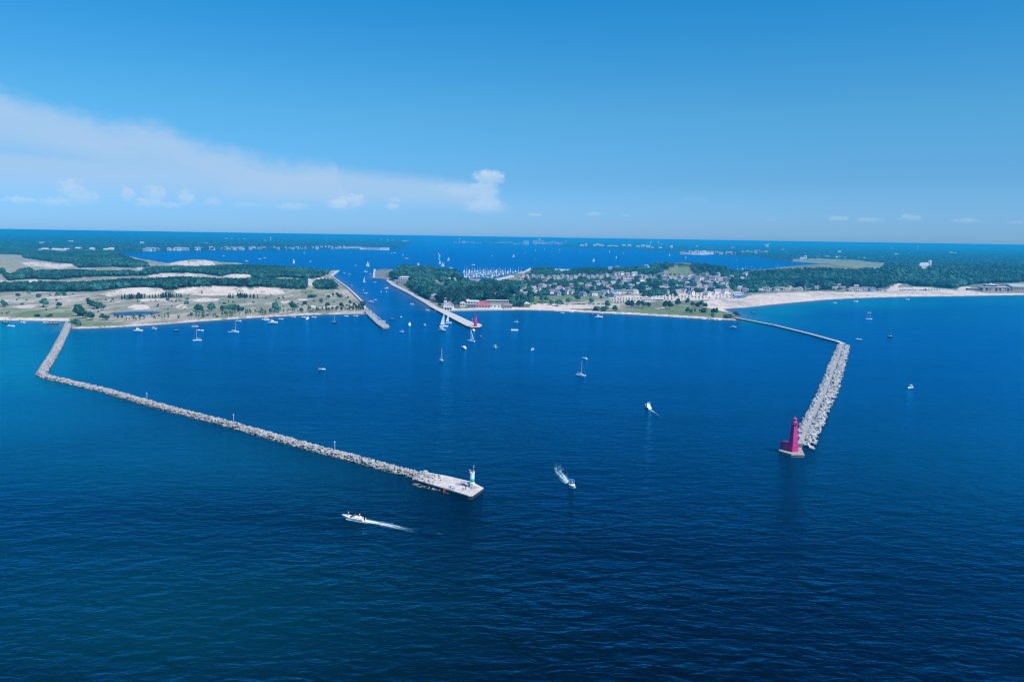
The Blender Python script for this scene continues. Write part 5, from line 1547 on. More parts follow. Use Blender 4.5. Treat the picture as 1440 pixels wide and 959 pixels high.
# ------------------------------------------------------------------ single trees seen in the photo
CONIF = [[(158, 420.5), (161, 417), (172, 413.5), (192, 412), (196, 410.5), (200, 413), (215, 413), (230, 411), (238, 410), (252, 412), (272, 414), (277, 417), (250, 418.5), (225, 418.5), (200, 419.5), (175, 421)],
         [(310, 417), (318, 412), (330, 411), (345, 411.5), (362, 413), (372, 417), (365, 419), (345, 419.5), (325, 419), (312, 418.5)]]
singles = []
for (a, b_, h, w, kd) in [(62, 431.5, 11, 1.1, 'broadleaf_tree'), (83, 431, 6, 1.1, 'broadleaf_tree'), (4, 431, 9, 0.9, 'broadleaf_tree'), (8, 432, 7, .9, 'broadleaf_tree'), (110, 444, 14, 0.8, 'broadleaf_tree'), (116, 447.5, 11, 0.9, 'broadleaf_tree'), (120, 447, 8, .9, 'broadleaf_tree'), (128, 450, 10, 0.9, 'broadleaf_tree'), (131, 449, 7, .8, 'broadleaf_tree'),
                      (126, 430, 9, 0.8, 'broadleaf_tree'), (131, 433, 9, 0.9, 'broadleaf_tree'), (136, 434, 9, 1, 'broadleaf_tree'), (141, 433, 8, 1, 'broadleaf_tree'), (146, 435, 6, 1, 'broadleaf_tree'), (124, 424, 6, .9, 'broadleaf_tree'), (41, 413, 6, 1.0, 'broadleaf_tree'), (55, 417, 5, 1, 'bush'), (25, 416, 4, 1, 'bush'), (82, 414, 5, 1, 'bush'), (90, 414.5, 5, 1, 'bush'),
                      (193.5, 425, 6, 0.9, 'conifer'), (236, 422, 3.5, 1.0, 'bush'), (262, 427, 4, 1, 'bush'), (284, 412.5, 6, 1, 'conifer'), (280, 438.5, 10, 0.9, 'broadleaf_tree'), (276, 437, 8, .9, 'broadleaf_tree'), (283, 438, 7, .8, 'broadleaf_tree'), (297, 437, 11, 0.7, 'broadleaf_tree'), (300, 436, 8, .7, 'broadleaf_tree'), (286, 447, 11, 0.7, 'sapling'), (269, 448, 10, .8, 'sapling'),
                      (313, 437, 7, 1, 'broadleaf_tree'), (318, 437.5, 8, 1, 'broadleaf_tree'), (324, 437.5, 9, 1, 'broadleaf_tree'), (330, 437.5, 9, 1, 'broadleaf_tree'), (335, 437.5, 8, 1, 'broadleaf_tree'), (340, 436.5, 5, 1, 'bush'), (388, 437.5, 12, 0.7, 'broadleaf_tree'), (392, 438.5, 7, .9, 'broadleaf_tree'), (411, 436, 12, 0.7, 'broadleaf_tree'), (415, 434, 7, 1, 'broadleaf_tree'), (424, 439, 6, 0.8, 'broadleaf_tree'), (398, 419.5, 6, 0.9, 'conifer'), (392, 420, 3, 1, 'bush'),
                      (429, 427, 4, 1.1, 'bush'), (436, 418, 5, 1.2, 'bush'), (441, 418, 4.5, 1.2, 'bush'), (452, 426, 7, 0.8, 'broadleaf_tree'), (460, 429, 4, 1, 'bush'), (462, 418, 4, 1.1, 'bush'), (468, 417, 6, 1, 'broadleaf_tree'), (474, 416, 6, 1, 'broadleaf_tree'), (478, 418, 5, 1, 'bush'), (480, 431, 6, .9, 'broadleaf_tree'), (492, 428, 6, .8, 'broadleaf_tree'), (498, 430, 5, .8, 'broadleaf_tree'),
                      (509, 433, 10, 0.9, 'broadleaf_tree'), (512, 431, 8, .9, 'broadleaf_tree'), (506, 436, 9, .8, 'broadleaf_tree'), (190, 448, 8, 0.8, 'sapling'), (203, 448, 7, .9, 'sapling'), (166, 449, 6, 1, 'sapling'), (172, 448, 5, 1, 'sapling'), (144, 449.5, 7, .9, 'broadleaf_tree'), (150, 450, 6, .9, 'broadleaf_tree'), (105, 455, 5, 1.2, 'bush'), (112, 457, 3, 1, 'bush'), (50, 444.3, 2.6, 1, 'bush'), (54, 444.6, 3, 1, 'bush'), (68, 445, 2.5, 1, 'bush'), (71.5, 444.4, 3, 1, 'bush'),
                      # park trees on the other shore
                      (747, 428.5, 11, 0.9, 'broadleaf_tree'), (742, 427, 9, 0.9, 'broadleaf_tree'), (729, 430, 13, 0.6, 'broadleaf_tree'), (733, 431, 11, 0.6, 'broadleaf_tree'), (721, 430, 13, .8, 'broadleaf_tree'), (763, 424.5, 9, 1.1, 'broadleaf_tree'), (768, 424, 8, 1.1, 'broadleaf_tree'), (775, 428.5, 7, 1, 'broadleaf_tree'), (784, 430, 8, 1, 'broadleaf_tree'), (788, 429, 7, 1, 'broadleaf_tree'), (792, 417, 6, 1, 'broadleaf_tree'), (812, 422.5, 8, 1.1, 'broadleaf_tree'), (800, 424, 5, 1.1, 'bush'), (831, 426, 7, 1, 'broadleaf_tree'),
                      (845, 420.5, 5, 1, 'broadleaf_tree'), (854, 432, 9, .7, 'broadleaf_tree'), (854, 419, 8, 1, 'broadleaf_tree'), (839, 436, 5, 1, 'bush'), (848, 436.5, 5, 1, 'bush'), (852, 436.5, 6, .9, 'broadleaf_tree'), (865, 437, 7, .9, 'broadleaf_tree'), (883, 432, 9, 1, 'broadleaf_tree'), (888, 432, 9, 1, 'broadleaf_tree'), (898, 432, 9, 1, 'broadleaf_tree'), (904, 432.5, 9, 1, 'broadleaf_tree'), (912, 431, 6, 1, 'broadleaf_tree'), (907, 419, 9, 1.1, 'broadleaf_tree'), (914, 419, 9, 1.1, 'broadleaf_tree'), (936, 434, 10, 0.9, 'broadleaf_tree'), (941, 434, 10, .9, 'broadleaf_tree'),
                      (953, 429, 9, .8, 'broadleaf_tree'), (967, 427.5, 8, .8, 'broadleaf_tree'), (974, 430, 6, 1, 'broadleaf_tree'), (980, 433, 7, 1, 'broadleaf_tree'), (986, 431, 8, 1, 'broadleaf_tree'), (992, 432, 6, 1, 'broadleaf_tree'), (967, 439.5, 6, .9, 'broadleaf_tree'), (972, 440, 5, 1, 'broadleaf_tree'), (977, 439.5, 6, .9, 'sapling'), (984, 440, 7, .8, 'sapling'), (990, 439, 5, 1, 'bush'), (1003, 441.5, 7, .9, 'broadleaf_tree'), (1007, 442, 8, .8, 'broadleaf_tree'), (1002, 447, 7, .6, 'broadleaf_tree'),
                      (1021, 446.5, 4, 1.2, 'bush'), (1027, 446.5, 4, 1.2, 'bush'), (1034, 444.5, 6, 1.1, 'broadleaf_tree'), (1037, 445, 5, 1, 'broadleaf_tree'), (618, 431, 6, 1, 'broadleaf_tree'), (640, 430.5, 8, 1, 'broadleaf_tree'), (645, 429, 9, 1, 'broadleaf_tree')]:
    singles.append((a, b_, h, w, kd))
SX = np.array([s[0] for s in singles]); SY = np.array([s[1] for s in singles])
gx, gy, gz = on_land(SX, SY)
WHERE = [((0, 105), 'on the dune grass behind the open lake beach'), ((105, 150), 'in the clump where the breakwater meets the dunes'), ((150, 240), 'around the dune pond'), ((240, 345), 'behind the dune beach opposite the anchored sailboats'),
         ((345, 470), 'on the dune grass near the sapling lined beach'), ((470, 520), 'beside the dune bank of the channel'), ((600, 735), 'beside the waterside sheds'), ((735, 830), 'on the grassy bank below the street of white houses'), ((830, 920), 'in the beach park near the car park'), ((920, 1050), 'on the grassy point by the bathing beach')]
LOOK = {'broadleaf_tree': 'green leafy tree', 'conifer': 'dark pointed conifer', 'sapling': 'slim pale green sapling', 'bush': 'low green bush'}
for (a, b_, h, w, kd), x, y, z in zip(singles, gx, gy, gz):
    wh = next(t for (lo, hi), t in WHERE if lo <= a < hi or hi == 1050)
    plant(kd, (float(x), float(y), float(z)), h * (1.2 if a < 735 else 1.4), w * 1.1, LOOK[kd] + ' ' + wh, LOOK[kd] + 's ' + wh)
# saplings lining the dune beach
sl = []
for (x0, y0, x1, y1, n, hh) in [(150, 452, 230, 449, 14, 5), (224, 449, 310, 445.5, 20, 7), (310, 445.5, 372, 441.5, 24, 7), (360, 442.5, 440, 438, 26, 7), (438, 438.5, 512, 436.5, 46, 8), (345, 442, 400, 438, 14, 7), (470, 434, 505, 433, 10, 6), (0, 443, 24, 443, 9, 4), (152, 448, 238, 446, 20, 6), (400, 433, 440, 432, 8, 5)]:
    for k in range(n):
        f = RNG.uniform(0, 1); sl.append((x0 + (x1 - x0) * f, y0 + (y1 - y0) * f - RNG.uniform(0, 2.2), hh * RNG.uniform(0.6, 1.25)))
gx, gy, gz = on_land([s[0] for s in sl], [s[1] for s in sl])
for (a, b_, h), x, y, z in zip(sl, gx, gy, gz):
    wh = 'lining the dune beach' if a > 100 else 'behind the open lake beach'
    plant('sapling', (float(x), float(y), float(z)), h, RNG.uniform(0.8, 1.3), 'slim pale green sapling ' + wh, 'saplings ' + wh)
# scattered dune scrub
sc_pts = []
while len(sc_pts) < 150:
    a, b_ = RNG.uniform(0, 515), RNG.uniform(409, 446)
    pa, pb = np.array([a]), np.array([b_])
    if any_inside(SAND + [POND], pa, pb)[0] or (a < 160 and b_ > 440) or RNG.uniform() < 0.4: continue
    sc_pts.append((a, b_))
gx, gy, gz = on_land([s[0] for s in sc_pts], [s[1] for s in sc_pts])
for x, y, z in zip(gx, gy, gz):
    if z > 0.5: plant('bush', (float(x), float(y), float(z)), RNG.uniform(0.8, 2.8), RNG.uniform(0.6, 1.5), 'small low bush dotted over the dune grass', 'low bushes over the dune grass')

# ------------------------------------------------------------------ woods
# pines on the dune front
def fill(polys, step, hgt, kind_h=(10, 14), yr=(1100, 5200), xr=(-3400, 5200), top=0.8, jit=0.45, low=None):
    Y, X = np.mgrid[yr[0]:yr[1]:step, xr[0]:xr[1]:step]
    X = (X + RNG.uniform(-jit, jit, X.shape) * step).ravel(); Y = (Y + RNG.uniform(-jit, jit, Y.shape) * step).ravel()
    px, py = project(X, Y, 3.0)
    k = any_inside(polys, px, py + 1.0) | any_inside(polys, px, py - 2.0) | any_inside(polys, px, py - 5.0) | any_inside(polys, px, py - 9.0)
    X, Y = X[k], Y[k]
    sd_ = shore(X, Y); k = sd_ > 4; X, Y, sd_ = X[k], Y[k], sd_[k]
    Z = height(X, Y, sd_)
    bx, by = project(X, Y, Z)
    h = RNG.uniform(*kind_h, len(X)) * (0.85 + 0.3 * vnoise(X / 60, Y / 60, 9))
    if low is not None:
        h = np.where((bx > low[0]) & (bx < low[1]), h * low[2], h)
    tx, ty = project(X, Y, Z + h * top)
    k = np.zeros(len(bx), bool)
    for p in polys: k |= inside(p, bx, by) & inside(p, tx, ty)
    k &= clear_of_houses(bx, by)
    return X[k], Y[k], Z[k], h[k], bx[k], by[k]


X, Y, Z, h, bx, by = fill(CONIF, 5.0, None, (7, 12), (1150, 1900), (-1500, -300))
o_ = np.argsort(Y)
for i in o_[:170]:
    wh = 'in the dark row under the white dunes nearer the breakwater' if bx[i] < 290 else 'in the dark row under the white dunes nearer the channel'
    plant('conifer', (X[i], Y[i], Z[i]), h[i], RNG.uniform(0.8, 1.2), 'dark pointed conifer ' + wh, 'conifers ' + wh)
r = o_[170:]
if len(r): forest('conifer_wood', 'dark conifers massed at the foot of the white dunes', 'conifer', np.stack([X[r], Y[r], Z[r]], -1), h[r] / 10, h[r] / 10)
DW = WOODS[:4]; PW = WOODS[4:6]; CREST = WOODS[6:8]
X, Y, Z, h, bx, by = fill(PW, 10.5, None, (11, 20), top=0.55, low=(735, 1062, 0.68))
shv = by + 12 * (RNG.uniform(size=len(by)))  # rough order of nearness
o_ = np.argsort(Y)
near = o_[:110]
ZN = [((0, 650), 'in the wood behind the channel promenade'), ((650, 760), 'behind the waterside sheds'), ((760, 930), 'among the white houses behind the beach park'), ((930, 1062), 'among the houses behind the bathing beach'), ((1062, 1260), 'on the wooded dune behind the beach houses'), ((1260, 2000), 'on the wooded dune beyond the brick waterworks')]
for i in near:
    wh = next(t for (lo, hi), t in ZN if lo <= bx[i] < hi)
    plant('broadleaf_tree', (X[i], Y[i], Z[i]), h[i], RNG.uniform(1.0, 1.35), 'large round green tree ' + wh, 'large trees ' + wh)
rest = o_[110:]
forest('town_wood', 'dense leafy woods between the houses and over the wooded dune', 'broadleaf_tree', np.stack([X[rest], Y[rest], Z[rest]], -1), h[rest] / 10, h[rest] / 10 * RNG.uniform(0.95, 1.4, len(rest)))
X, Y, Z, h, bx, by = fill(CREST, 10.0, None, (7, 12), top=0.3)
forest('crest_wood', 'dark woods along the crest between the town and the inland lake', 'broadleaf_tree', np.stack([X, Y, Z], -1), h / 10, h / 10 * RNG.uniform(0.95, 1.4, len(h)))
TOWN = [[(735, 384), (800, 384), (860, 382), (930, 386), (1000, 385), (1035, 388), (1065, 400), (1060, 412), (1000, 412), (940, 418), (900, 412), (850, 413), (800, 417), (750, 418), (740, 398)]]
X, Y, Z, h, bx, by = fill(TOWN, 15.0, None, (6, 11), top=0.4)
k_ = RNG.uniform(size=len(X)) < 0.8
X, Y, Z, h, bx, by = [q[k_] for q in (X, Y, Z, h, bx, by)]
o_ = np.argsort(Y)
for i in o_[:130]:
    wh = 'standing between houses west of the grassy hill' if bx[i] < 900 else 'standing between houses below the grassy hill'
    plant('broadleaf_tree', (X[i], Y[i], Z[i]), h[i], RNG.uniform(1.0, 1.4), 'green garden tree ' + wh, 'garden trees ' + wh)
r = o_[130:]
forest('garden_wood', 'scattered garden trees between the terraces and the inland lake', 'broadleaf_tree', np.stack([X[r], Y[r], Z[r]], -1), h[r] / 10, h[r] / 9)
X, Y, Z, h, bx, by = fill(DW, 9.0, None, (8, 14))
forest('dune_wood', 'dark bands of woodland between the white dunes', 'broadleaf_tree', np.stack([X, Y, Z], -1), h / 10, h / 10 * RNG.uniform(0.8, 1.2, len(h)))
print('WOODS', len(near), len(rest), len(X))
# far woods to the horizon
P = []; S = []; Wd = []
v = 46.0
while v > 2.6:
    y0 = H * F * 0.995 / v
    stepx = max(12.0, 3.6 * y0 / F)
    xs = np.arange(-0.80 * y0, 0.80 * y0, stepx)
    xs = xs + RNG.uniform(-0.45, 0.45, len(xs)) * stepx
    yy = y0 * (1 + RNG.uniform(-0.5, 0.5, len(xs)) * 0.4 / v)
    px, py = project(xs, yy, 2.0)
    k = inside(NORTH_SHORE, px, py) & ~any_inside(FARWOOD_GAPS, px, py) & ~any_inside(PW + CREST, px, py) & (px > -30) & (px < 1470)
    k &= (vnoise(xs / 300, yy / 900, 15) > 0.20)
    xs, yy = xs[k], yy[k]
    if len(xs):
        h = RNG.uniform(10, 17, len(xs)) * (0.7 + 0.6 * vnoise(xs / 400, yy / 1200, 16))
        P.append(np.stack([xs, yy, np.full(len(xs), 2.0)], -1)); S.append(h / 10); Wd.append(np.maximum(h / 10, stepx / 8.2 * RNG.uniform(0.8, 1.3, len(xs))))
    v -= 0.42 if v > 8 else 0.30
P = np.concatenate(P); S = np.concatenate(S); Wd = np.concatenate(Wd)
sdp = shore(P[:, 0], P[:, 1]); k = sdp > 8
P, S, Wd = P[k], S[k], Wd[k]
P[:, 2] = np.minimum(height(P[:, 0], P[:, 1], sdp[k]), 25)
print('FAR', len(P))
forest('far_wood', 'endless flat woodland beyond the inland lake, fading to the horizon', 'broadleaf_tree', P, S, Wd)
# ------------------------------------------------------------------ houses
WALLM = {'white': mat('white_siding', (0.74, 0.74, 0.73), 0.8, 0.06, 0.5), 'cream': mat('cream_siding', (0.60, 0.55, 0.46), 0.8, 0.06, 0.5), 'blue': mat('blue_siding', (0.26, 0.36, 0.46), 0.8, 0.06, 0.5), 'pinkish': mat('pinkish_siding', (0.55, 0.44, 0.42), 0.8, 0.06, 0.5), 'lilac': mat('grey_siding', (0.42, 0.41, 0.45), 0.8, 0.06, 0.5)}
ROOFM = {'grey': mat('grey_shingles', (0.17, 0.17, 0.19), 0.9, 0.15, 0.6), 'lilac': mat('pale_lilac_shingles', (0.36, 0.33, 0.38), 0.9, 0.12, 0.6), 'blue': mat('blue_grey_shingles', (0.14, 0.19, 0.26), 0.9, 0.15, 0.6), 'pinkish': mat('brown_shingles', (0.30, 0.23, 0.22), 0.9, 0.15, 0.6)}
RN = {'grey': 'grey', 'lilac': 'pale lilac', 'blue': 'blue grey', 'pinkish': 'brown'}
WN = {'white': 'white', 'cream': 'cream', 'blue': 'blue', 'pinkish': 'pinkish', 'lilac': 'grey'}
ZT = {'park': 'in the street behind the beach park', 'wood': 'among trees up behind the beach park', 'terrace': 'in the terraces below the inland lake', 'hill': 'on the slope of the grassy hill', 'crest': 'on the crest above the inland lake',
      'beach': 'at the back of the bathing beach', 'channel': 'in the wood by the channel'}


def window_set(mbf, w, d, z, n, side):
    for k in range(n):
        x = -w / 2 + (k + 0.5) * w / n
        y = -d / 2 if side < 0 else d / 2
        mbf.box(x - 0.5, x + 0.5, y - 0.06, y + 0.06, z, z + 1.3)


HP = {}


def house_proto(wall, roof, st, detail):
    key = (wall, roof, st, detail)
    if key in HP: return HP[key]
    r = thing('house', 'house', 'house')
    w, d, h = 10.0, 8.0, 2.8 * st + 0.3
    obj('wall', MB().box(-w / 2, w / 2, -d / 2, d / 2, -2.0, h), WALLM[wall], r)
    # gable ends are wall-coloured: a prism a little inside the roof
    rf = obj('roof', MB().gable(-w / 2, w / 2, -d / 2, d / 2, h + 0.01, h + 3.2, 0.5), ROOFM[roof], r)
    obj('gable', MB().gable(-w / 2 - 0.52, w / 2 + 0.52, -d / 2 + 0.35, d / 2 - 0.35, h + 0.05, h + 2.85), WALLM[wall], r)
    obj('chimney', MB().box(1.6, 2.4, 0.4, 1.2, h + 1.5, h + 4.0), ROOFM['pinkish'], rf)
    if detail:
        for fl in range(st):
            for k in range(3):
                x = -w / 2 + (k + 0.5) * w / 3
                obj('window', MB().box(x - 0.55, x + 0.55, -d / 2 - 0.05, -d / 2 + 0.05, 1.0 + 2.8 * fl, 2.3 + 2.8 * fl), GLASS, r)
            obj('window', MB().box(w / 2 - 0.05, w / 2 + 0.05, -0.6, 0.6, 1.0 + 2.8 * fl, 2.3 + 2.8 * fl), GLASS, r)
        obj('porch', MB().box(-2.5, 2.5, -d / 2 - 2.0, -d / 2 - 0.02, -1.5, 0.3).box(-2.6, 2.6, -d / 2 - 2.1, -d / 2 - 0.02, 2.5, 2.7).box(-2.4, -2.2, -d / 2 - 1.95, -d / 2 - 1.75, 0.3, 2.5).box(2.2, 2.4, -d / 2 - 1.95, -d / 2 - 1.75, 0.3, 2.5), WALLM['white'], r)
        obj('door', MB().box(-0.5, 0.5, -d / 2 - 0.06, -d / 2 + 0.04, 0.3, 2.4), ROOFM['pinkish'], r)
    HP[key] = Proto(r)
    return HP[key]


hx, hy, hz = on_land([h[0] for h in HOUSES], [h[1] for h in HOUSES])
for hh, x, y, z in zip(HOUSES, hx, hy, hz):
    a, b_, w, d, st, wl, rf, yaw, zn = hh
    det = zn in ('park', 'beach', 'channel')
    lab = f'{WN[wl]} {"two storey" if st == 2 else "low"} house with {RN[rf]} gabled roof {ZT[zn]}'
    house_proto(wl, rf, st, det).put((float(x), float(y), float(z)), R(yaw), lab, f'{WN[wl]} {"two storey" if st == 2 else "low"} {RN[rf]} roofed houses {ZT[zn]}', (w / 10, d / 8, 1.0 if zn != 'terrace' else 1.1))

# ------------------------------------------------------------------ buildings one can name
BRICK = mat('pinkish_brick', (0.36, 0.24, 0.25), 0.9, 0.12, 0.8)
FLATR = mat('pale_flat_roof', (0.56, 0.56, 0.54), 0.9, 0.08, 0.2)
REDR = mat('red_roof', (0.50, 0.10, 0.12), 0.8, 0.1, 0.4)
SANDB = mat('sand_pale', (0.62, 0.55, 0.49), 0.95, 0.1, 0.1)
TAR = mat('dark_roof', (0.08, 0.09, 0.11), 0.9, 0.15, 0.4)


def base(px, py): return spot(px, py)


# coast guard station at the root of the channel pier
t = thing('station_building', 'white gabled station with a small lookout tower at the root of the channel pier', 'station', base(631, 434.5), R(-8))
obj('wall', MB().box(-7, 7, -5, 5, -2, 6.0), WALLM['white'], t)
obj('gable', MB().add([(-6.9, -5.04, 6.0), (6.9, -5.04, 6.0), (0, -5.04, 11.4), (-6.9, 5.0, 6.0), (6.9, 5.0, 6.0), (0, 5.0, 11.4)], [(0, 1, 2), (5, 4, 3), (0, 2, 5, 3), (1, 4, 5, 2)]), WALLM['white'], t)
obj('roof', MB().add([(-7.6, -5.4, 5.6), (0, -5.4, 11.9), (0, 5.4, 11.9), (-7.6, 5.4, 5.6), (-7.6, -5.4, 5.9), (0, -5.4, 12.2), (0, 5.4, 12.2), (-7.6, 5.4, 5.9)], [(0, 1, 2, 3), (7, 6, 5, 4), (0, 4, 5, 1), (3, 2, 6, 7), (0, 3, 7, 4), (1, 5, 6, 2)]).add([(7.6, -5.4, 5.6), (0, -5.4, 11.9), (0, 5.4, 11.9), (7.6, 5.4, 5.6), (7.6, -5.4, 5.9), (0, -5.4, 12.2), (0, 5.4, 12.2), (7.6, 5.4, 5.9)], [(3, 2, 1, 0), (4, 5, 6, 7), (1, 5, 4, 0), (7, 6, 2, 3), (4, 7, 3, 0), (2, 6, 5, 1)]), ROOFM['pinkish'], t)
for k in range(3): obj('door', MB().box(-5.2 + 3.8 * k, -2.4 + 3.8 * k, -5.12, -5.06, -0.5, 3.0), GLASS, t)
for k in (-1, 1): obj('window', MB().box(k * 1.6 - 0.6, k * 1.6 + 0.6, -5.14, -5.06, 6.6, 8.2), GLASS, t)
t = thing('lookout_tower', 'square white lookout tower beside the gabled station', 'tower', base(626.3, 432.8), R(-8))
obj('shaft', MB().box(-2, 2, -2, 2, -2, 12.5), WALLM['white'], t)
obj('cab', MB().box(-2.3, 2.3, -2.3, 2.3, 12.5, 14.6), GLASS, t)
obj('roof', MB().lathe([(3.6, 14.6), (0.1, 16.2)], 4, 0, 0, PI / 4), ROOFM['pinkish'], t)
for k in range(2): obj('window', MB().box(-0.6, 0.6, -2.06, -1.96, 4 + 4 * k, 5.6 + 4 * k), GLASS, t)
t = thing('flagpole', 'tall white flagpole behind the gabled station', 'flagpole', base(634.3, 429))
obj('pole', MB().tube((0, 0, 0), (0, 0, 15), 0.16, 8, 0.08), WHITE, t); obj('finial', MB().lathe([(0.05, 15), (0.22, 15.2), (0.05, 15.4)], 8), WHITE, t)


def shed(px, py, w, d, h, wall, roof, label, yaw=0, rtype='gable', rise=2.5, wins=4, name='shed', cat='building', doors=1):
    t = thing(name, label, cat, base(px, py), R(yaw))
    obj('wall', MB().box(-w / 2, w / 2, -d / 2, d / 2, -2, h), wall, t)
    if rtype == 'gable': obj('roof', MB().gable(-w / 2, w / 2, -d / 2, d / 2, h + 0.01, h + rise, 0.6), roof, t)
    elif rtype == 'hip': obj('roof', MB().hip(-w / 2, w / 2, -d / 2, d / 2, h + 0.01, h + rise, 0.6), roof, t)
    else: obj('roof', MB().box(-w / 2 - 0.4, w / 2 + 0.4, -d / 2 - 0.4, d / 2 + 0.4, h, h + 0.5), roof, t)
    for k in range(wins):
        x = -w / 2 + (k + 0.5) * w / wins
        obj('window', MB().box(x - min(1.2, w / wins * 0.3), x + min(1.2, w / wins * 0.3), -d / 2 - 0.06, -d / 2 + 0.05, h * 0.35, h * 0.75), GLASS, t)
    for k in range(doors): obj('door', MB().box(-w / 2 - 0.06, -w / 2 + 0.05, -1.5, 1.5, -0.5, min(3.5, h - 0.4)), GLASS, t)
    return t


shed(650.5, 430.2, 8, 8, 5.5, WALLM['white'], FLATR, 'small square white shed right of the gabled station', rtype='hip', wins=2)
shed(662, 427, 26, 9, 4.2, WALLM['white'], FLATR, 'long low white shed with a pale roof behind the sea wall', yaw=-6, wins=6)
shed(679.5, 432.6, 22, 11, 4.5, FLATR, REDR, 'waterside shed with a red hipped roof', yaw=-2, rtype='hip', rise=4.5, wins=5)
shed(663.5, 432.8, 12, 7, 3.6, WALLM['lilac'], TAR, 'dark roofed low shed between the long white shed and the red roofed one', wins=3)
shed(696, 432.4, 18, 9, 5.0, WALLM['white'], FLATR, 'bright white flat roofed boathouse on the sea wall', rtype='flat', wins=3)
shed(714.5, 432.8, 12, 8, 4.2, WALLM['pinkish'], ROOFM['pinkish'], 'brown boathouse standing at the water next to the white one', wins=3)
shed(700, 425, 36, 12, 3.8, CONCG, FLATR, 'wide grey flat roofed hall behind the white boathouse', rtype='flat', wins=8)
shed(651, 425.2, 20, 8, 3.8, WALLM['white'], FLATR, 'pale roofed shed half hidden by trees above the station', wins=4, yaw=-5)
# big white house by the channel yard
t = thing('white_hall', 'large white three storey building with balconies by the paved channel yard', 'building', base(569.5, 397.2), R(-4))
obj('wall', MB().box(-13, 13, -7, 7, -2, 13), WALLM['white'], t)
obj('roof', MB().hip(-13, 13, -7, 7, 13.01, 15.5, 0.8), FLATR, t)
for fl in range(3):
    obj('balcony', MB().box(-13, 13, -9, -7.02, 0.2 + 4.2 * fl, 0.6 + 4.2 * fl), WALLM['white'], t)
    for k in range(6): obj('window', MB().box(-11.8 + 4.2 * k, -9.2 + 4.2 * k, -7.08, -6.95, 1.2 + 4.2 * fl, 3.6 + 4.2 * fl), GLASS, t)
for k in range(6): obj('column', MB().box(-12.8 + 5.05 * k, -12.3 + 5.05 * k, -8.9, -8.4, -2, 13), WALLM['white'], t)
shed(558, 396.5, 12, 8, 4, WALLM['white'], ROOFM['pinkish'], 'low white house at the water beside the large white three storey building', yaw=-12, wins=3)
# beach pavilions
t = shed(910, 423, 24, 9, 3.6, WALLM['white'], FLATR, 'long white beach pavilion with a red band under its pale roof', rtype='flat', wins=6, name='pavilion', cat='pavilion')
obj('red_band', MB().box(-9, 3, -4.75, -4.55, 3.0, 3.9), REDR, t)
shed(925.5, 422.4, 16, 9, 3.2, CONCG, FLATR, 'silver roofed shelter right of the red banded pavilion', rtype='gable', rise=2, wins=4, name='shelter', cat='shelter')
t = thing('tent', 'bright blue open sided tent on the bathing beach', 'tent', base(1038.5, 418.6))
obj('roof', MB().hip(-13, 13, -5, 5, 3.0, 5.6, 0.4), BLUEH, t); obj('valance', MB().box(-13.3, 13.3, -5.3, 5.3, 2.3, 3.0), BLUEH, t)
for a in (-12.5, -4, 4, 12.5):
    for b_ in (-4.8, 4.8): obj('pole', MB().tube((a, b_, -0.5), (a, b_, 2.4), 0.12), ALU, t)
shed(1037, 414, 22, 9, 4.2, WALLM['white'], FLATR, 'long white beach building behind the blue tent', rtype='flat', wins=6, name='pavilion', cat='pavilion')
t = thing('mast', 'tall pale mast above the long white beach building', 'mast', base(1041.5, 412.5)); obj('pole', MB().tube((0, 0, -1), (0, 0, 11), 0.3, 8, 0.15), ALU, t); obj('top', MB().box(-0.6, 0.6, -0.1, 0.1, 10.4, 11.0), ALU, t)
# brick waterworks on the far beach
t = thing('waterworks', 'long low pinkish brick waterworks with flat roofs and green lawn before it', 'building', base(1400, 408.3), R(-2))
obj('wall', MB().box(-36, 28, -12, 12, -2, 8.5), BRICK, t)
obj('roof', MB().box(-37, 28.2, -13, 13, 8.5, 9.3), FLATR, t)
for k, x in enumerate((-27, -19.5, -5, 4, 22)): obj('door', MB().box(x - (1.2 if k % 2 else 2.4), x + (1.2 if k % 2 else 2.4), -12.1, -11.9, -0.5, 6.5), GLASS, t)
for k in range(9): obj('window', MB().box(-34 + 7 * k, -32.6 + 7 * k, -12.08, -11.95, 2.5, 6.0), FLATR if k % 3 == 0 else GLASS, t)
u = obj('upper_block', MB().box(-24, 2, -4, 10, 9.3, 13.5), BRICK, t); obj('roof', MB().box(-25, 3, -5, 11, 13.5, 14.3), FLATR, u); obj('window', MB().box(-22, 0, -4.1, -3.9, 10.2, 12.4), GLASS, u)
cu = obj('roof_lantern', MB().box(-16, -4, 0, 7, 14.3, 16.0), FLATR, t); obj('finial', MB().lathe([(1.2, 16), (0.9, 17.5), (0.1, 18.6)], 10, -10, 3.5), WHITE, cu)
obj('side_wing', MB().box(-66, -37.2, -6, 6, -2, 4.6), TAR, t); obj('side_wing_roof', MB().box(-68, -36, -7, 7, 4.6, 5.2), FLATR, t)
t = thing('waterworks', 'tall brick hall with a broad pale roof next to the long waterworks', 'building', base(1434, 407.8), R(-2))
obj('wall', MB().box(-24, 60, -12, 14, -2, 9.5), BRICK, t); obj('roof', MB().add([(-25, -12.5, 9.5), (61, -12.5, 9.5), (61, 14.5, 15), (-25, 14.5, 15), (-25, -12.5, 8.6), (61, -12.5, 8.6), (61, 14.5, 8.6), (-25, 14.5, 8.6)], [(0, 1, 2, 3), (7, 6, 5, 4), (0, 4, 5, 1), (1, 5, 6, 2), (2, 6, 7, 3), (3, 7, 4, 0)]), mat('sage_roof', (0.40, 0.46, 0.42), 0.9, 0.08, 0.2), t)
for k in range(8): obj('window', MB().box(-20 + 6 * k, -17.5 + 6 * k, -12.1, -11.9, 3.5, 6.8), GLASS, t)
obj('porch', MB().box(6, 20, -15, -12.02, -2, 7), WALLM['white'], t)
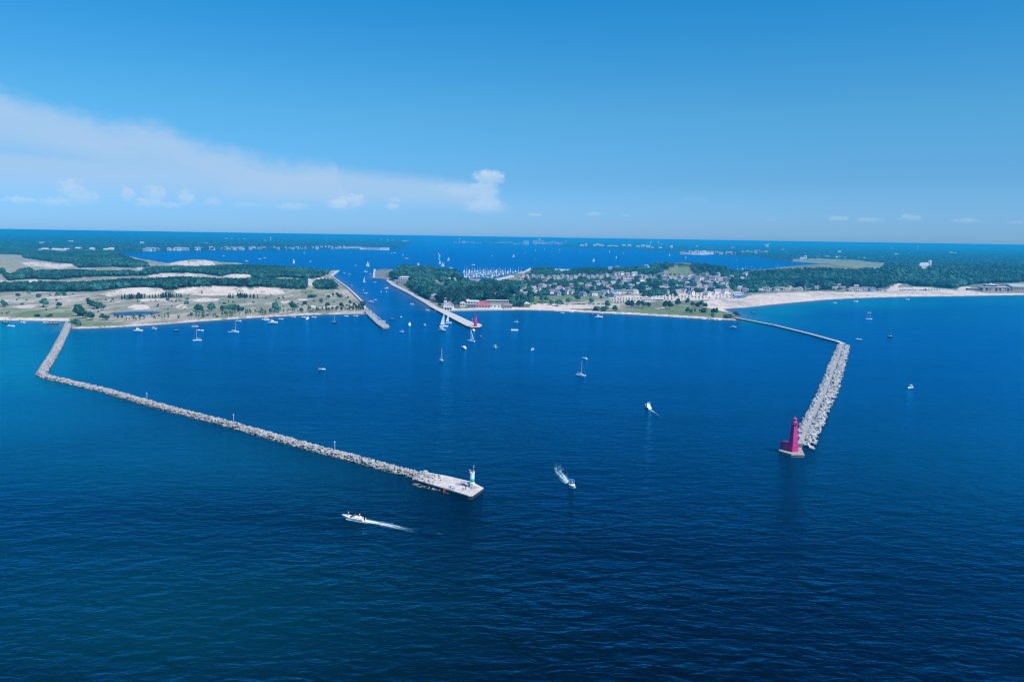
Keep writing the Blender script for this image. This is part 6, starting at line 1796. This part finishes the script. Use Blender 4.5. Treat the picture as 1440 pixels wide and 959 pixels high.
# white landmark over the woods
x, y, z = base(1300, 377)
t = thing('white_dome', 'bright white humped building with a tall upright end wall rising from the woods', 'landmark', (x, y, z), 0)
vs = []; prof = [(-25, 0), (-27, 6), (-27, 15), (-22, 22), (-12, 25), (8, 26), (20, 26)]
mb = MB(); nn_ = len(prof)
for yy in (-9, 9):
    for q in prof: mb.v.append((q[0], yy * (0.6 if q[1] > 20 else 1), q[1]))
    mb.v.append((20, yy, 0))
m_ = nn_ + 1
mb.f += [tuple(range(m_ - 1, -1, -1)), tuple(range(m_, 2 * m_))]
for k in range(m_): mb.f.append((k, (k + 1) % m_, m_ + (k + 1) % m_, m_ + k))
obj('hall', mb, WALLM['white'], t); obj('end_wall', MB().add([(16, -9.3, 0), (24.5, -9.3, 0), (24.5, 9.3, 0), (16, 9.3, 0), (17, -8, 33), (24.5, -8, 36), (24.5, 8, 36), (17, 8, 33)], [(3, 2, 1, 0), (4, 5, 6, 7), (0, 1, 5, 4), (1, 2, 6, 5), (2, 3, 7, 6), (3, 0, 4, 7)]), WALLM['white'], t)
for k in range(3): obj('window', MB().box(-12 + 9 * k, -8 + 9 * k, -9.2, -8.9, 8, 12), mat('grey_glazing', (0.35, 0.38, 0.42), 0.4), t)

# ------------------------------------------------------------------ far shores
fb = None


def far_building(name, cat, label, group, pts, walls, w, d, h, roof=FLATR, gable=True, seed=3):
    rng = np.random.default_rng(seed); protos = {}; w = (w[0] * 0.8, w[1] * 0.75)
    for (a, b_) in pts:
        wm = walls[int(rng.integers(len(walls)))]
        if wm not in protos:
            r = thing(name, label, cat)
            obj('wall', MB().box(-0.5, 0.5, -0.5, 0.5, -0.2, 1), WALLM[wm], r)
            if gable: obj('roof', MB().gable(-0.5, 0.5, -0.5, 0.5, 1.001, 1.5, 0.04), roof, r)
            else: obj('roof', MB().box(-0.52, 0.52, -0.52, 0.52, 1.0, 1.06), roof, r)
            obj('window', MB().box(-0.4, 0.4, -0.51, -0.49, 0.45, 0.75), mat('far_glazing', (0.30, 0.33, 0.37), 0.3), r)
            protos[wm] = Proto(r)
        x, y = ground(a, b_, 2.0)
        protos[wm].put((float(x), float(y), 2.0), R(rng.uniform(-15, 15)), label, group, (rng.uniform(*w), rng.uniform(*d), rng.uniform(*h)))


fr_ = np.random.default_rng(8)
n_pts = [(a, float(np.interp(a, [158, 200, 240, 280, 340, 400, 460, 500, 520, 545], [353.8, 352.9, 352.0, 351.2, 350.6, 350.2, 349.4, 349.6, 350.2, 350.6])) - fr_.uniform(0.1, 0.7)) for a in
         [204, 207, 211, 216, 222, 238, 243, 248, 252, 256, 260, 264, 276, 280, 284, 297, 301, 312, 318, 322, 326, 330, 334, 338, 341, 352, 357, 364, 368, 372, 386, 391, 402, 407, 412, 418, 424, 430, 440, 446, 452, 458, 463, 467, 473, 478, 484, 488]]
far_building('lakeside_house', 'house', 'tiny pale house along the far north shore of the inland lake', 'houses along the far north shore', n_pts, ['white', 'cream', 'white', 'lilac'], (14, 30), (12, 16), (8, 15), ROOFM['lilac'])
far_building('lakeside_hall', 'building', 'long pale shed at the wooded point of the far north shore', 'long sheds at the wooded point', [(496, 348.9), (502, 349), (512, 350), (518, 350.2), (524, 350.3), (530, 350.4), (536, 350.5), (541, 350.7)], ['white', 'pinkish', 'white'], (60, 110), (18, 22), (11, 16), REDR, False, 4)
far_building('shore_building', 'building', 'pale building at the far head of the inland lake', 'buildings at the far head of the lake', [(640, 340.9), (645, 341.1), (652, 341.3), (657, 341.0), (665, 341.9), (673, 342.1), (684, 341.2), (690, 342.2), (697, 342.3), (703, 342.6), (708, 342), (713, 342.9), (718, 342.5), (725, 343.5), (732, 343.3)], ['white', 'cream', 'lilac', 'pinkish'], (50, 110), (20, 30), (18, 34), FLATR, False, 5)
far_building('factory_building', 'factory', 'pale factory building in the waterfront cluster below the far water tower', 'factory cluster below the far water tower', [(752, 343.6), (756, 342.4), (760, 343.2), (763, 342), (767, 343.4), (771, 344.2), (775, 342.4), (779, 341.6), (784, 343.8), (795, 341.5), (789, 344)], ['pinkish', 'white', 'white', 'lilac'], (50, 120), (22, 40), (26, 60), FLATR, False, 6)
far_building('shore_building', 'building', 'pale building on the far shore ahead of the dark point', 'buildings on the far eastern shore', [(818, 346.9), (824, 347), (836, 347.2), (840, 346.5), (844, 346.9), (848, 347.5), (856, 347.6), (860, 347.2), (866, 348), (877, 347.4), (885, 348), (897, 348.6), (904, 349), (911, 349.4), (917, 349.8), (928, 350.6), (944, 350.4)], ['white', 'cream', 'lilac', 'pinkish'], (30, 70), (18, 26), (14, 30), FLATR, True, 7)
far_building('mill_building', 'mill', 'pale building of the mill on the lake bank', 'mill buildings on the lake bank', [(960, 357), (965, 356.6), (970, 355.8), (975, 356.9), (979, 355.9), (984, 356.2), (990, 355.2), (996, 354.8), (1001, 355.3), (988, 357.2)], ['white', 'pinkish', 'white', 'lilac'], (30, 60), (16, 24), (12, 24), FLATR, False, 9)
far_building('lakeside_house', 'house', 'tiny pale house on the lake bank right of the mill', 'houses right of the mill', [(1008, 356.5), (1014, 357.2), (1022, 357.6), (1027, 357), (1034, 357.6), (1044, 355.2), (1051, 354.6), (1056, 355.5), (1062, 355.4), (1066, 353.8), (1070, 355.4), (1077, 355.8), (1063, 358.2)], ['white', 'cream', 'white'], (24, 46), (14, 18), (9, 16), ROOFM['lilac'], True, 10)
far_building('shed', 'shed', 'pale shed on the far golf green', 'sheds on the far golf green', [(1128, 363.8), (1132, 363), (1150, 362.3), (1163, 362.6), (1178, 363), (1186, 363.4), (1208, 363.8), (1216, 364), (1199, 362.6)], ['white', 'cream', 'lilac'], (22, 40), (12, 18), (7, 12), FLATR, True, 11)
far_building('farm_building', 'building', 'pale building in the woods beyond the dune meadow', 'buildings beyond the dune meadow', [(58, 354.5), (64, 354.8), (72, 354.6), (78, 355.2), (84, 355.6), (90, 355), (94, 354), (110, 352.8), (112, 352.4), (130, 354), (151, 353.8), (157, 354)], ['white', 'cream', 'lilac'], (24, 50), (14, 18), (8, 16), FLATR, True, 12)
far_building('town_building', 'building', 'pale roof showing among the endless far woods', 'pale roofs among the far woods', [(145, 329.4), (318, 336.6), (326, 336), (336, 337.2), (344, 337.6), (372, 338.6), (460, 336.4), (470, 336.8), (490, 337), (500, 337.6), (536, 337.4), (545, 338), (552, 338.2), (1337, 357), (1342, 356.8), (1254, 350), (1260, 359), (820, 341), (910, 343), (930, 344), (980, 347), (1030, 349), (1100, 352), (1180, 356), (200, 344), (100, 341), (60, 343), (290, 344)], ['white', 'cream', 'lilac'], (24, 60), (16, 22), (10, 17), FLATR, True, 13)
far_building('farm_building', 'building', 'pale dune edge house half buried in the woods behind the dune bands', 'houses behind the dune bands', [(176, 362.4), (182, 364), (187, 367), (209, 369.5)], ['white', 'cream'], (14, 22), (10, 14), (5, 8), ROOFM['lilac'], True, 14)
t = thing('office_block', 'pale square tower block at the far head of the lake', 'building', (*[float(v) for v in ground(740, 343.8, 2)], 2.0))
obj('wall', MB().box(-38, 38, -20, 20, 0, 58), WALLM['white'], t); obj('roof', MB().box(-40, 40, -22, 22, 58, 61), FLATR, t)
for k in range(4): obj('window', MB().box(-34, 34, -20.4, -19.8, 8 + 12 * k, 13 + 12 * k), mat('pale_glazing', (0.30, 0.33, 0.38), 0.3), t)
t = obj('sand_mound', MB().lathe([(90, 0), (72, 8), (48, 18), (20, 24), (4, 26)], 24), SANDB, None, True); t.location = (*[float(v) for v in ground(570, 339.3, 1)], 1.0); t.scale = (1.0, 0.5, 1)
tag(t, 'bright white heap of sand at the far narrows of the lake', 'sand heap')
wt = None
for (a, b_, h, lab) in [(380.5, 339, 55, 'white water tower above the far north woods'), (646, 340.8, 75, 'white water tower at the far head of the lake'), (758, 343.5, 92, 'white water tower over the factory cluster'), (914.5, 346.5, 75, 'white water tower above the far eastern woods'), (1080.5, 347.5, 72, 'white water tower standing right by a pale gas holder on the horizon'), (1290.5, 351, 70, 'white water tower at the far end of the woods, above the white humped building'), (925.5, 346, 75, 'thin grey water tower in the far eastern woods')]:
    if wt is None:
        r_ = thing('water_tower', lab, 'water tower')
        obj('tank', MB().lathe([(0.05, 0.62), (0.17, 0.68), (0.24, 0.80), (0.18, 0.93), (0.03, 1.0)], 16), WHITE, r_, True)
        obj('stem', MB().lathe([(0.10, 0), (0.05, 0.08), (0.045, 0.64)], 12), WHITE, r_, True)
        obj('rail', MB().lathe([(0.245, 0.79), (0.26, 0.80), (0.245, 0.81)], 16), STEEL, r_)
        wt = Proto(r_)
    x, y = ground(a, b_, 2.0)
    wt.put((float(x), float(y), 2.0), 0, lab, None, h)
t = thing('gas_holder', 'pale round gas holder on the horizon beside a water tower', 'tank', (*[float(v) for v in ground(1077, 347.5, 2)], 2.0))
obj('drum', MB().lathe([(40, 0), (40, 42), (30, 50), (3, 54)], 24), WHITE, t); obj('band', MB().lathe([(40.6, 20), (40.6, 23)], 24), STEEL, t)

# ------------------------------------------------------------------ parked cars
CARM = {'white': mat('white_car_paint', (0.75, 0.75, 0.75), 0.3, 0.03), 'silver': mat('silver_car_paint', (0.42, 0.43, 0.45), 0.3, 0.03), 'black': mat('black_car_paint', (0.02, 0.02, 0.025), 0.3, 0.03), 'blue': mat('blue_car_paint', (0.03, 0.07, 0.30), 0.3, 0.03), 'red': mat('red_car_paint', (0.40, 0.03, 0.05), 0.3, 0.03)}
CP = {}


def car_proto(colr):
    if colr in CP: return CP[colr]
    r = thing('parked_car', 'car', 'car')
    obj('body', MB().add([(-2.3, -.9, .35), (2.3, -.9, .35), (2.3, .9, .35), (-2.3, .9, .35), (-2.25, -.85, .95), (2.2, -.8, .85), (2.2, .8, .85), (-2.25, .85, .95)], [(3, 2, 1, 0), (4, 5, 6, 7), (0, 1, 5, 4), (1, 2, 6, 5), (2, 3, 7, 6), (3, 0, 4, 7)]), CARM[colr], r)
    obj('windows', block(-1.9, 1.1, .82, .82, .93, 1.42, .35, .7, .86), GLASS, r).name = 'glazing'
    obj('roof', block(-1.5, 0.42, .70, .70, 1.42, 1.5, .05, .1, .95), CARM[colr], r)
    for sx_ in (-1.4, 1.4):
        for sy in (-1, 1): obj('wheel', MB().tube((sx_, sy * .72, .33), (sx_, sy * .93, .33), .33, 10), BLACK, r)
    CP[colr] = Proto(r)
    return CP[colr]


cr_ = np.random.default_rng(12)
LOTS = [('in the dark crowded car park behind the grassy point', [(920 + 112 * f, 415.0 - 2.6 * f + r * 1.75 + 0.5 * f * r) for r in range(4) for f in np.linspace(0, 1, 24)], ['black', 'blue', 'silver', 'white', 'black'], 0.86),
        ('in the sandy lot beside the beach park', [(861 + 40 * f, 419.3 + r * 1.8) for r in range(4) for f in np.linspace(0, 1, 11)], ['black', 'blue', 'black', 'silver', 'white'], 0.82),
        ('along the sandy park road by the water', [(794 + 60 * f, 428.2 - 1.3 * f) for f in np.linspace(0, 1, 20)] + [(752 + 40 * f, 427.4) for f in np.linspace(0, 1, 5)], ['black', 'red', 'blue', 'black', 'silver'], 0.85),
        ('in the blue looking car park at the far end of the beach', [(1266 + 36 * f, 407.0 + r * 1.2) for r in range(2) for f in np.linspace(0, 1, 13)] + [(1302 + 20 * f, 406.6 + r) for r in range(2) for f in np.linspace(0, 1, 6)], ['blue', 'blue', 'black', 'white'], 0.95),
        ('between the houses at the edge of the sandy lot', [(900 + 18 * f, 415.5 + r * 1.6) for r in range(1) for f in np.linspace(0, 1, 5)] + [(928 + 12 * f, 420) for f in np.linspace(0, 1, 4)], ['white', 'black', 'silver'], 0.9)]
for wh, pts, cols, keep in LOTS:
    pts = [(a + cr_.uniform(-0.5, 0.5), b_ + cr_.uniform(-0.15, 0.15)) for a, b_ in pts if cr_.uniform() < keep]
    X, Y, Z = on_land([p[0] for p in pts], [p[1] for p in pts])
    for x, y, z in zip(X, Y, Z):
        c_ = cols[int(cr_.integers(len(cols)))]
        car_proto(c_).put((float(x), float(y), float(z)), R(90 + cr_.uniform(-8, 8) if 'road' not in wh else cr_.uniform(-8, 8)), f'{c_} car parked {wh}', f'{c_} cars parked {wh}', 1.1)

# ------------------------------------------------------------------ people
def person_mesh(name, pose=0):
    """one continuous body grown over a skeleton"""
    bm = bmesh.new(); sk = bm.verts.layers.skin.verify()
    J = {'pelvis': (0, 0, 0.95), 'waist': (0, 0, 1.12), 'chest': (0, -0.01, 1.34), 'neck': (0, 0, 1.50), 'head': (0, 0.02, 1.60), 'crown': (0, 0.01, 1.74), 'nose': (0, 0.10, 1.62)}
    Rd = {'pelvis': .145, 'waist': .125, 'chest': .15, 'neck': .055, 'head': .088, 'crown': .07, 'nose': .02}
    E = [('pelvis', 'waist'), ('waist', 'chest'), ('chest', 'neck'), ('neck', 'head'), ('head', 'crown'), ('head', 'nose')]
    for s, n in ((-1, 'l'), (1, 'r')):
        sw = 0.10 if (pose and s > 0) else 0.0
        J |= {'hip' + n: (s * .10, 0, .90), 'knee' + n: (s * .11, .03 + sw, .50), 'ankle' + n: (s * .12, -.01, .09), 'toe' + n: (s * .13, .15, .04), 'sh' + n: (s * .19, 0, 1.42), 'el' + n: (s * .26, .02 - sw, 1.14), 'wr' + n: (s * .25, .12 + 2 * sw, .92), 'hand' + n: (s * .24, .17 + 2 * sw, .82)}
        Rd |= {'hip' + n: .095, 'knee' + n: .062, 'ankle' + n: .045, 'toe' + n: .035, 'sh' + n: .065, 'el' + n: .045, 'wr' + n: .033, 'hand' + n: .038}
        E += [('pelvis', 'hip' + n), ('hip' + n, 'knee' + n), ('knee' + n, 'ankle' + n), ('ankle' + n, 'toe' + n), ('chest', 'sh' + n), ('sh' + n, 'el' + n), ('el' + n, 'wr' + n), ('wr' + n, 'hand' + n)]
    vv = {}
    for k, p in J.items():
        v = bm.verts.new(p); v[sk].radius = (Rd[k], Rd[k] * 0.85); v[sk].use_root = k == 'pelvis'; vv[k] = v
    for a, b_ in E: bm.edges.new((vv[a], vv[b_]))
    me = bpy.data.meshes.new(name); bm.to_mesh(me); bm.free()
    o = bpy.data.objects.new('tmp', me); C.objects.link(o)
    o.modifiers.new('s', 'SKIN'); sb_ = o.modifiers.new('d', 'SUBSURF'); sb_.levels = 1
    dg = bpy.context.evaluated_depsgraph_get()
    out = bpy.data.meshes.new_from_object(o.evaluated_get(dg)); out.name = name
    bpy.data.objects.remove(o)
    return out


BODY = [person_mesh('body', 0), person_mesh('body', 1)]
for b_ in BODY: b_.materials.clear(); b_.materials.append(SKIN)
CLOTH = {'white': WHITE, 'magenta': mat('magenta_cloth', (0.55, 0.05, 0.35), 0.9), 'blue': mat('blue_cloth', (0.05, 0.12, 0.45), 0.9), 'black': mat('black_cloth', (0.03, 0.03, 0.04), 0.9), 'red': mat('red_cloth', (0.55, 0.04, 0.05), 0.9), 'green': mat('green_cloth', (0.08, 0.30, 0.15), 0.9), 'pink': mat('pink_cloth', (0.65, 0.35, 0.40), 0.9), 'grey': mat('grey_cloth', (0.3, 0.3, 0.33), 0.9)}
HAIR = mat('brown_hair', (0.06, 0.035, 0.02), 0.8)
PP = {}


def person_proto(top, leg, pose):
    key = (top, leg, pose)
    if key in PP: return PP[key]
    r = thing('person', 'person', 'person')
    obj('body', BODY[pose], None, r)
    sh = MB().lathe([(0.165, 0.92), (0.15, 1.12), (0.185, 1.34), (0.17, 1.44), (0.07, 1.50)], 12)
    for s in (-1, 1): sh.tube((s * .17, 0, 1.41), (s * .245, .0, 1.2), .085, 8, .07)
    obj('shirt', sh, CLOTH[top], r, True)
    tr_ = MB().lathe([(0.15, 0.80), (0.175, 0.92), (0.16, 1.0)], 12)
    for s in (-1, 1): tr_.tube((s * .10, 0, .92), (s * .11, .03, .52), .115, 8, .09)
    obj('shorts', tr_, CLOTH[leg], r, True)
    obj('hair', MB().lathe([(0.093, 1.66), (0.1, 1.72), (0.07, 1.79), (0.01, 1.81)], 10, 0, -0.01), HAIR, r, True)
    PP[key] = Proto(r)
    return PP[key]


for (a, b_, tp, lg, rz, ps, lab) in [(654.5, 688.5, 'magenta', 'black', 20, 0, 'person in a magenta top standing in front of the banded tower'), (651, 689.5, 'blue', 'black', -30, 1, 'person in blue by the near edge in front of the banded tower'), (667, 687.2, 'pink', 'grey', 90, 0, 'person in a pink top right of the banded tower'),
                              (662.5, 689, 'green', 'grey', 160, 1, 'person in green directly below the banded tower'), (671, 686.6, 'white', 'blue', 60, 0, 'person in white near the corner of the pier head'), (631, 686.5, 'white', 'white', 180, 0, 'person in white right beside the orange ladder'), (633.5, 687.5, 'blue', 'black', 150, 1, 'person in dark blue second from the orange ladder'),
                              (636, 688, 'white', 'blue', 200, 0, 'person in a white top third from the orange ladder'), (638.5, 689, 'grey', 'blue', 170, 1, 'person in grey farthest along from the orange ladder')]:
    x, y = ground(a, b_, 1.9)
    person_proto(tp, lg, ps).put((float(x), float(y), 1.9), R(rz), lab)
bx_, by_, _ = water_spot(497, 729)
ex_, ey_ = ground(600, 748)
ha = math.atan2(by_ - ey_, bx_ - ex_)
for (fx, sy, tp, lab) in [(-1.2, 0.6, 'red', 'person in red standing at the wheel of the speeding open cruiser'), (-2.6, -0.5, 'white', 'person in white standing behind the helmsman of the speeding cruiser'), (2.2, 0.1, 'pink', 'person in pink at the bow of the speeding open cruiser')]:
    person_proto(tp, 'grey', 0).put((bx_ + fx * math.cos(ha) - sy * math.sin(ha), by_ + fx * math.sin(ha) + sy * math.cos(ha), 0.92 if fx < 0 else 1.12), ha - PI / 2, lab)
x, y = ground(634, 684.8, 1.9)
t = thing('cooler_box', 'white cooler box on the pier head behind the people by the ladder', 'cooler box', (float(x), float(y), 1.9))
obj('box', MB().box(-0.5, 0.5, -0.3, 0.3, 0, 0.5), WHITE, t); obj('lid', MB().box(-0.52, 0.52, -0.32, 0.32, 0.5, 0.58), BLUEH, t)
# bathers and parasols on the beach
br = np.random.default_rng(21)
pts = []
while len(pts) < 110:
    a = br.uniform(1000, 1400) if br.uniform() < 0.75 else br.uniform(1000, 1120)
    lo = np.interp(a, [1000, 1060, 1120, 1200, 1340, 1400], [422, 417, 413, 412, 410, 411.5]); hi = np.interp(a, [1000, 1022, 1050, 1120, 1200, 1340, 1400], [436, 435.5, 431.5, 424.2, 418.6, 415.4, 414.6])
    pts.append((a, hi - (hi - lo) * br.uniform(0.02, 0.95) ** 1.5))
X, Y, Z = on_land([p[0] for p in pts], [p[1] for p in pts])
for k, (x, y, z) in enumerate(zip(X, Y, Z)):
    tp = ('blue', 'red', 'black', 'pink', 'white', 'green', 'grey')[k % 7]; lg = ('black', 'blue')[k % 2]
    person_proto(tp, lg, k % 2).put((float(x), float(y), float(z)), br.uniform(0, 6.28), f'bather in {tp} standing on the pale bathing beach', f'bathers in {tp} on the bathing beach')
up = {}
pts = []
for k in range(46):
    a = br.uniform(1010, 1390) if k > 12 else br.uniform(1044, 1062)
    lo = np.interp(a, [1000, 1060, 1120, 1200, 1340, 1400], [423, 416, 413.5, 412, 410, 412]); hi = np.interp(a, [1000, 1022, 1050, 1120, 1200, 1340, 1400], [435, 434.5, 430.5, 423.6, 418.2, 415, 414.4])
    pts.append((a, hi - (hi - lo) * br.uniform(0.1, 0.9) if k > 12 else br.uniform(414.5, 418)))
X, Y, Z = on_land([p[0] for p in pts], [p[1] for p in pts])
for k, (x, y, z) in enumerate(zip(X, Y, Z)):
    cl = ('blue', 'red', 'grey', 'pink', 'blue')[k % 5]
    if cl not in up:
        r_ = thing('beach_parasol', 'parasol', 'parasol')
        obj('canopy', MB().lathe([(1.3, 1.75), (0.9, 2.05), (0.05, 2.3), (0.04, 2.25), (0.85, 1.98), (1.28, 1.72)], 10), CLOTH[cl], r_); obj('pole', MB().tube((0, 0, -0.3), (0, 0, 2.3), 0.03), ALU, r_)
        up[cl] = Proto(r_)
    up[cl].put((float(x), float(y), float(z)), 0, f'{cl} parasol open on the pale bathing beach', f'{cl} parasols on the bathing beach', br.uniform(0.9, 1.4))
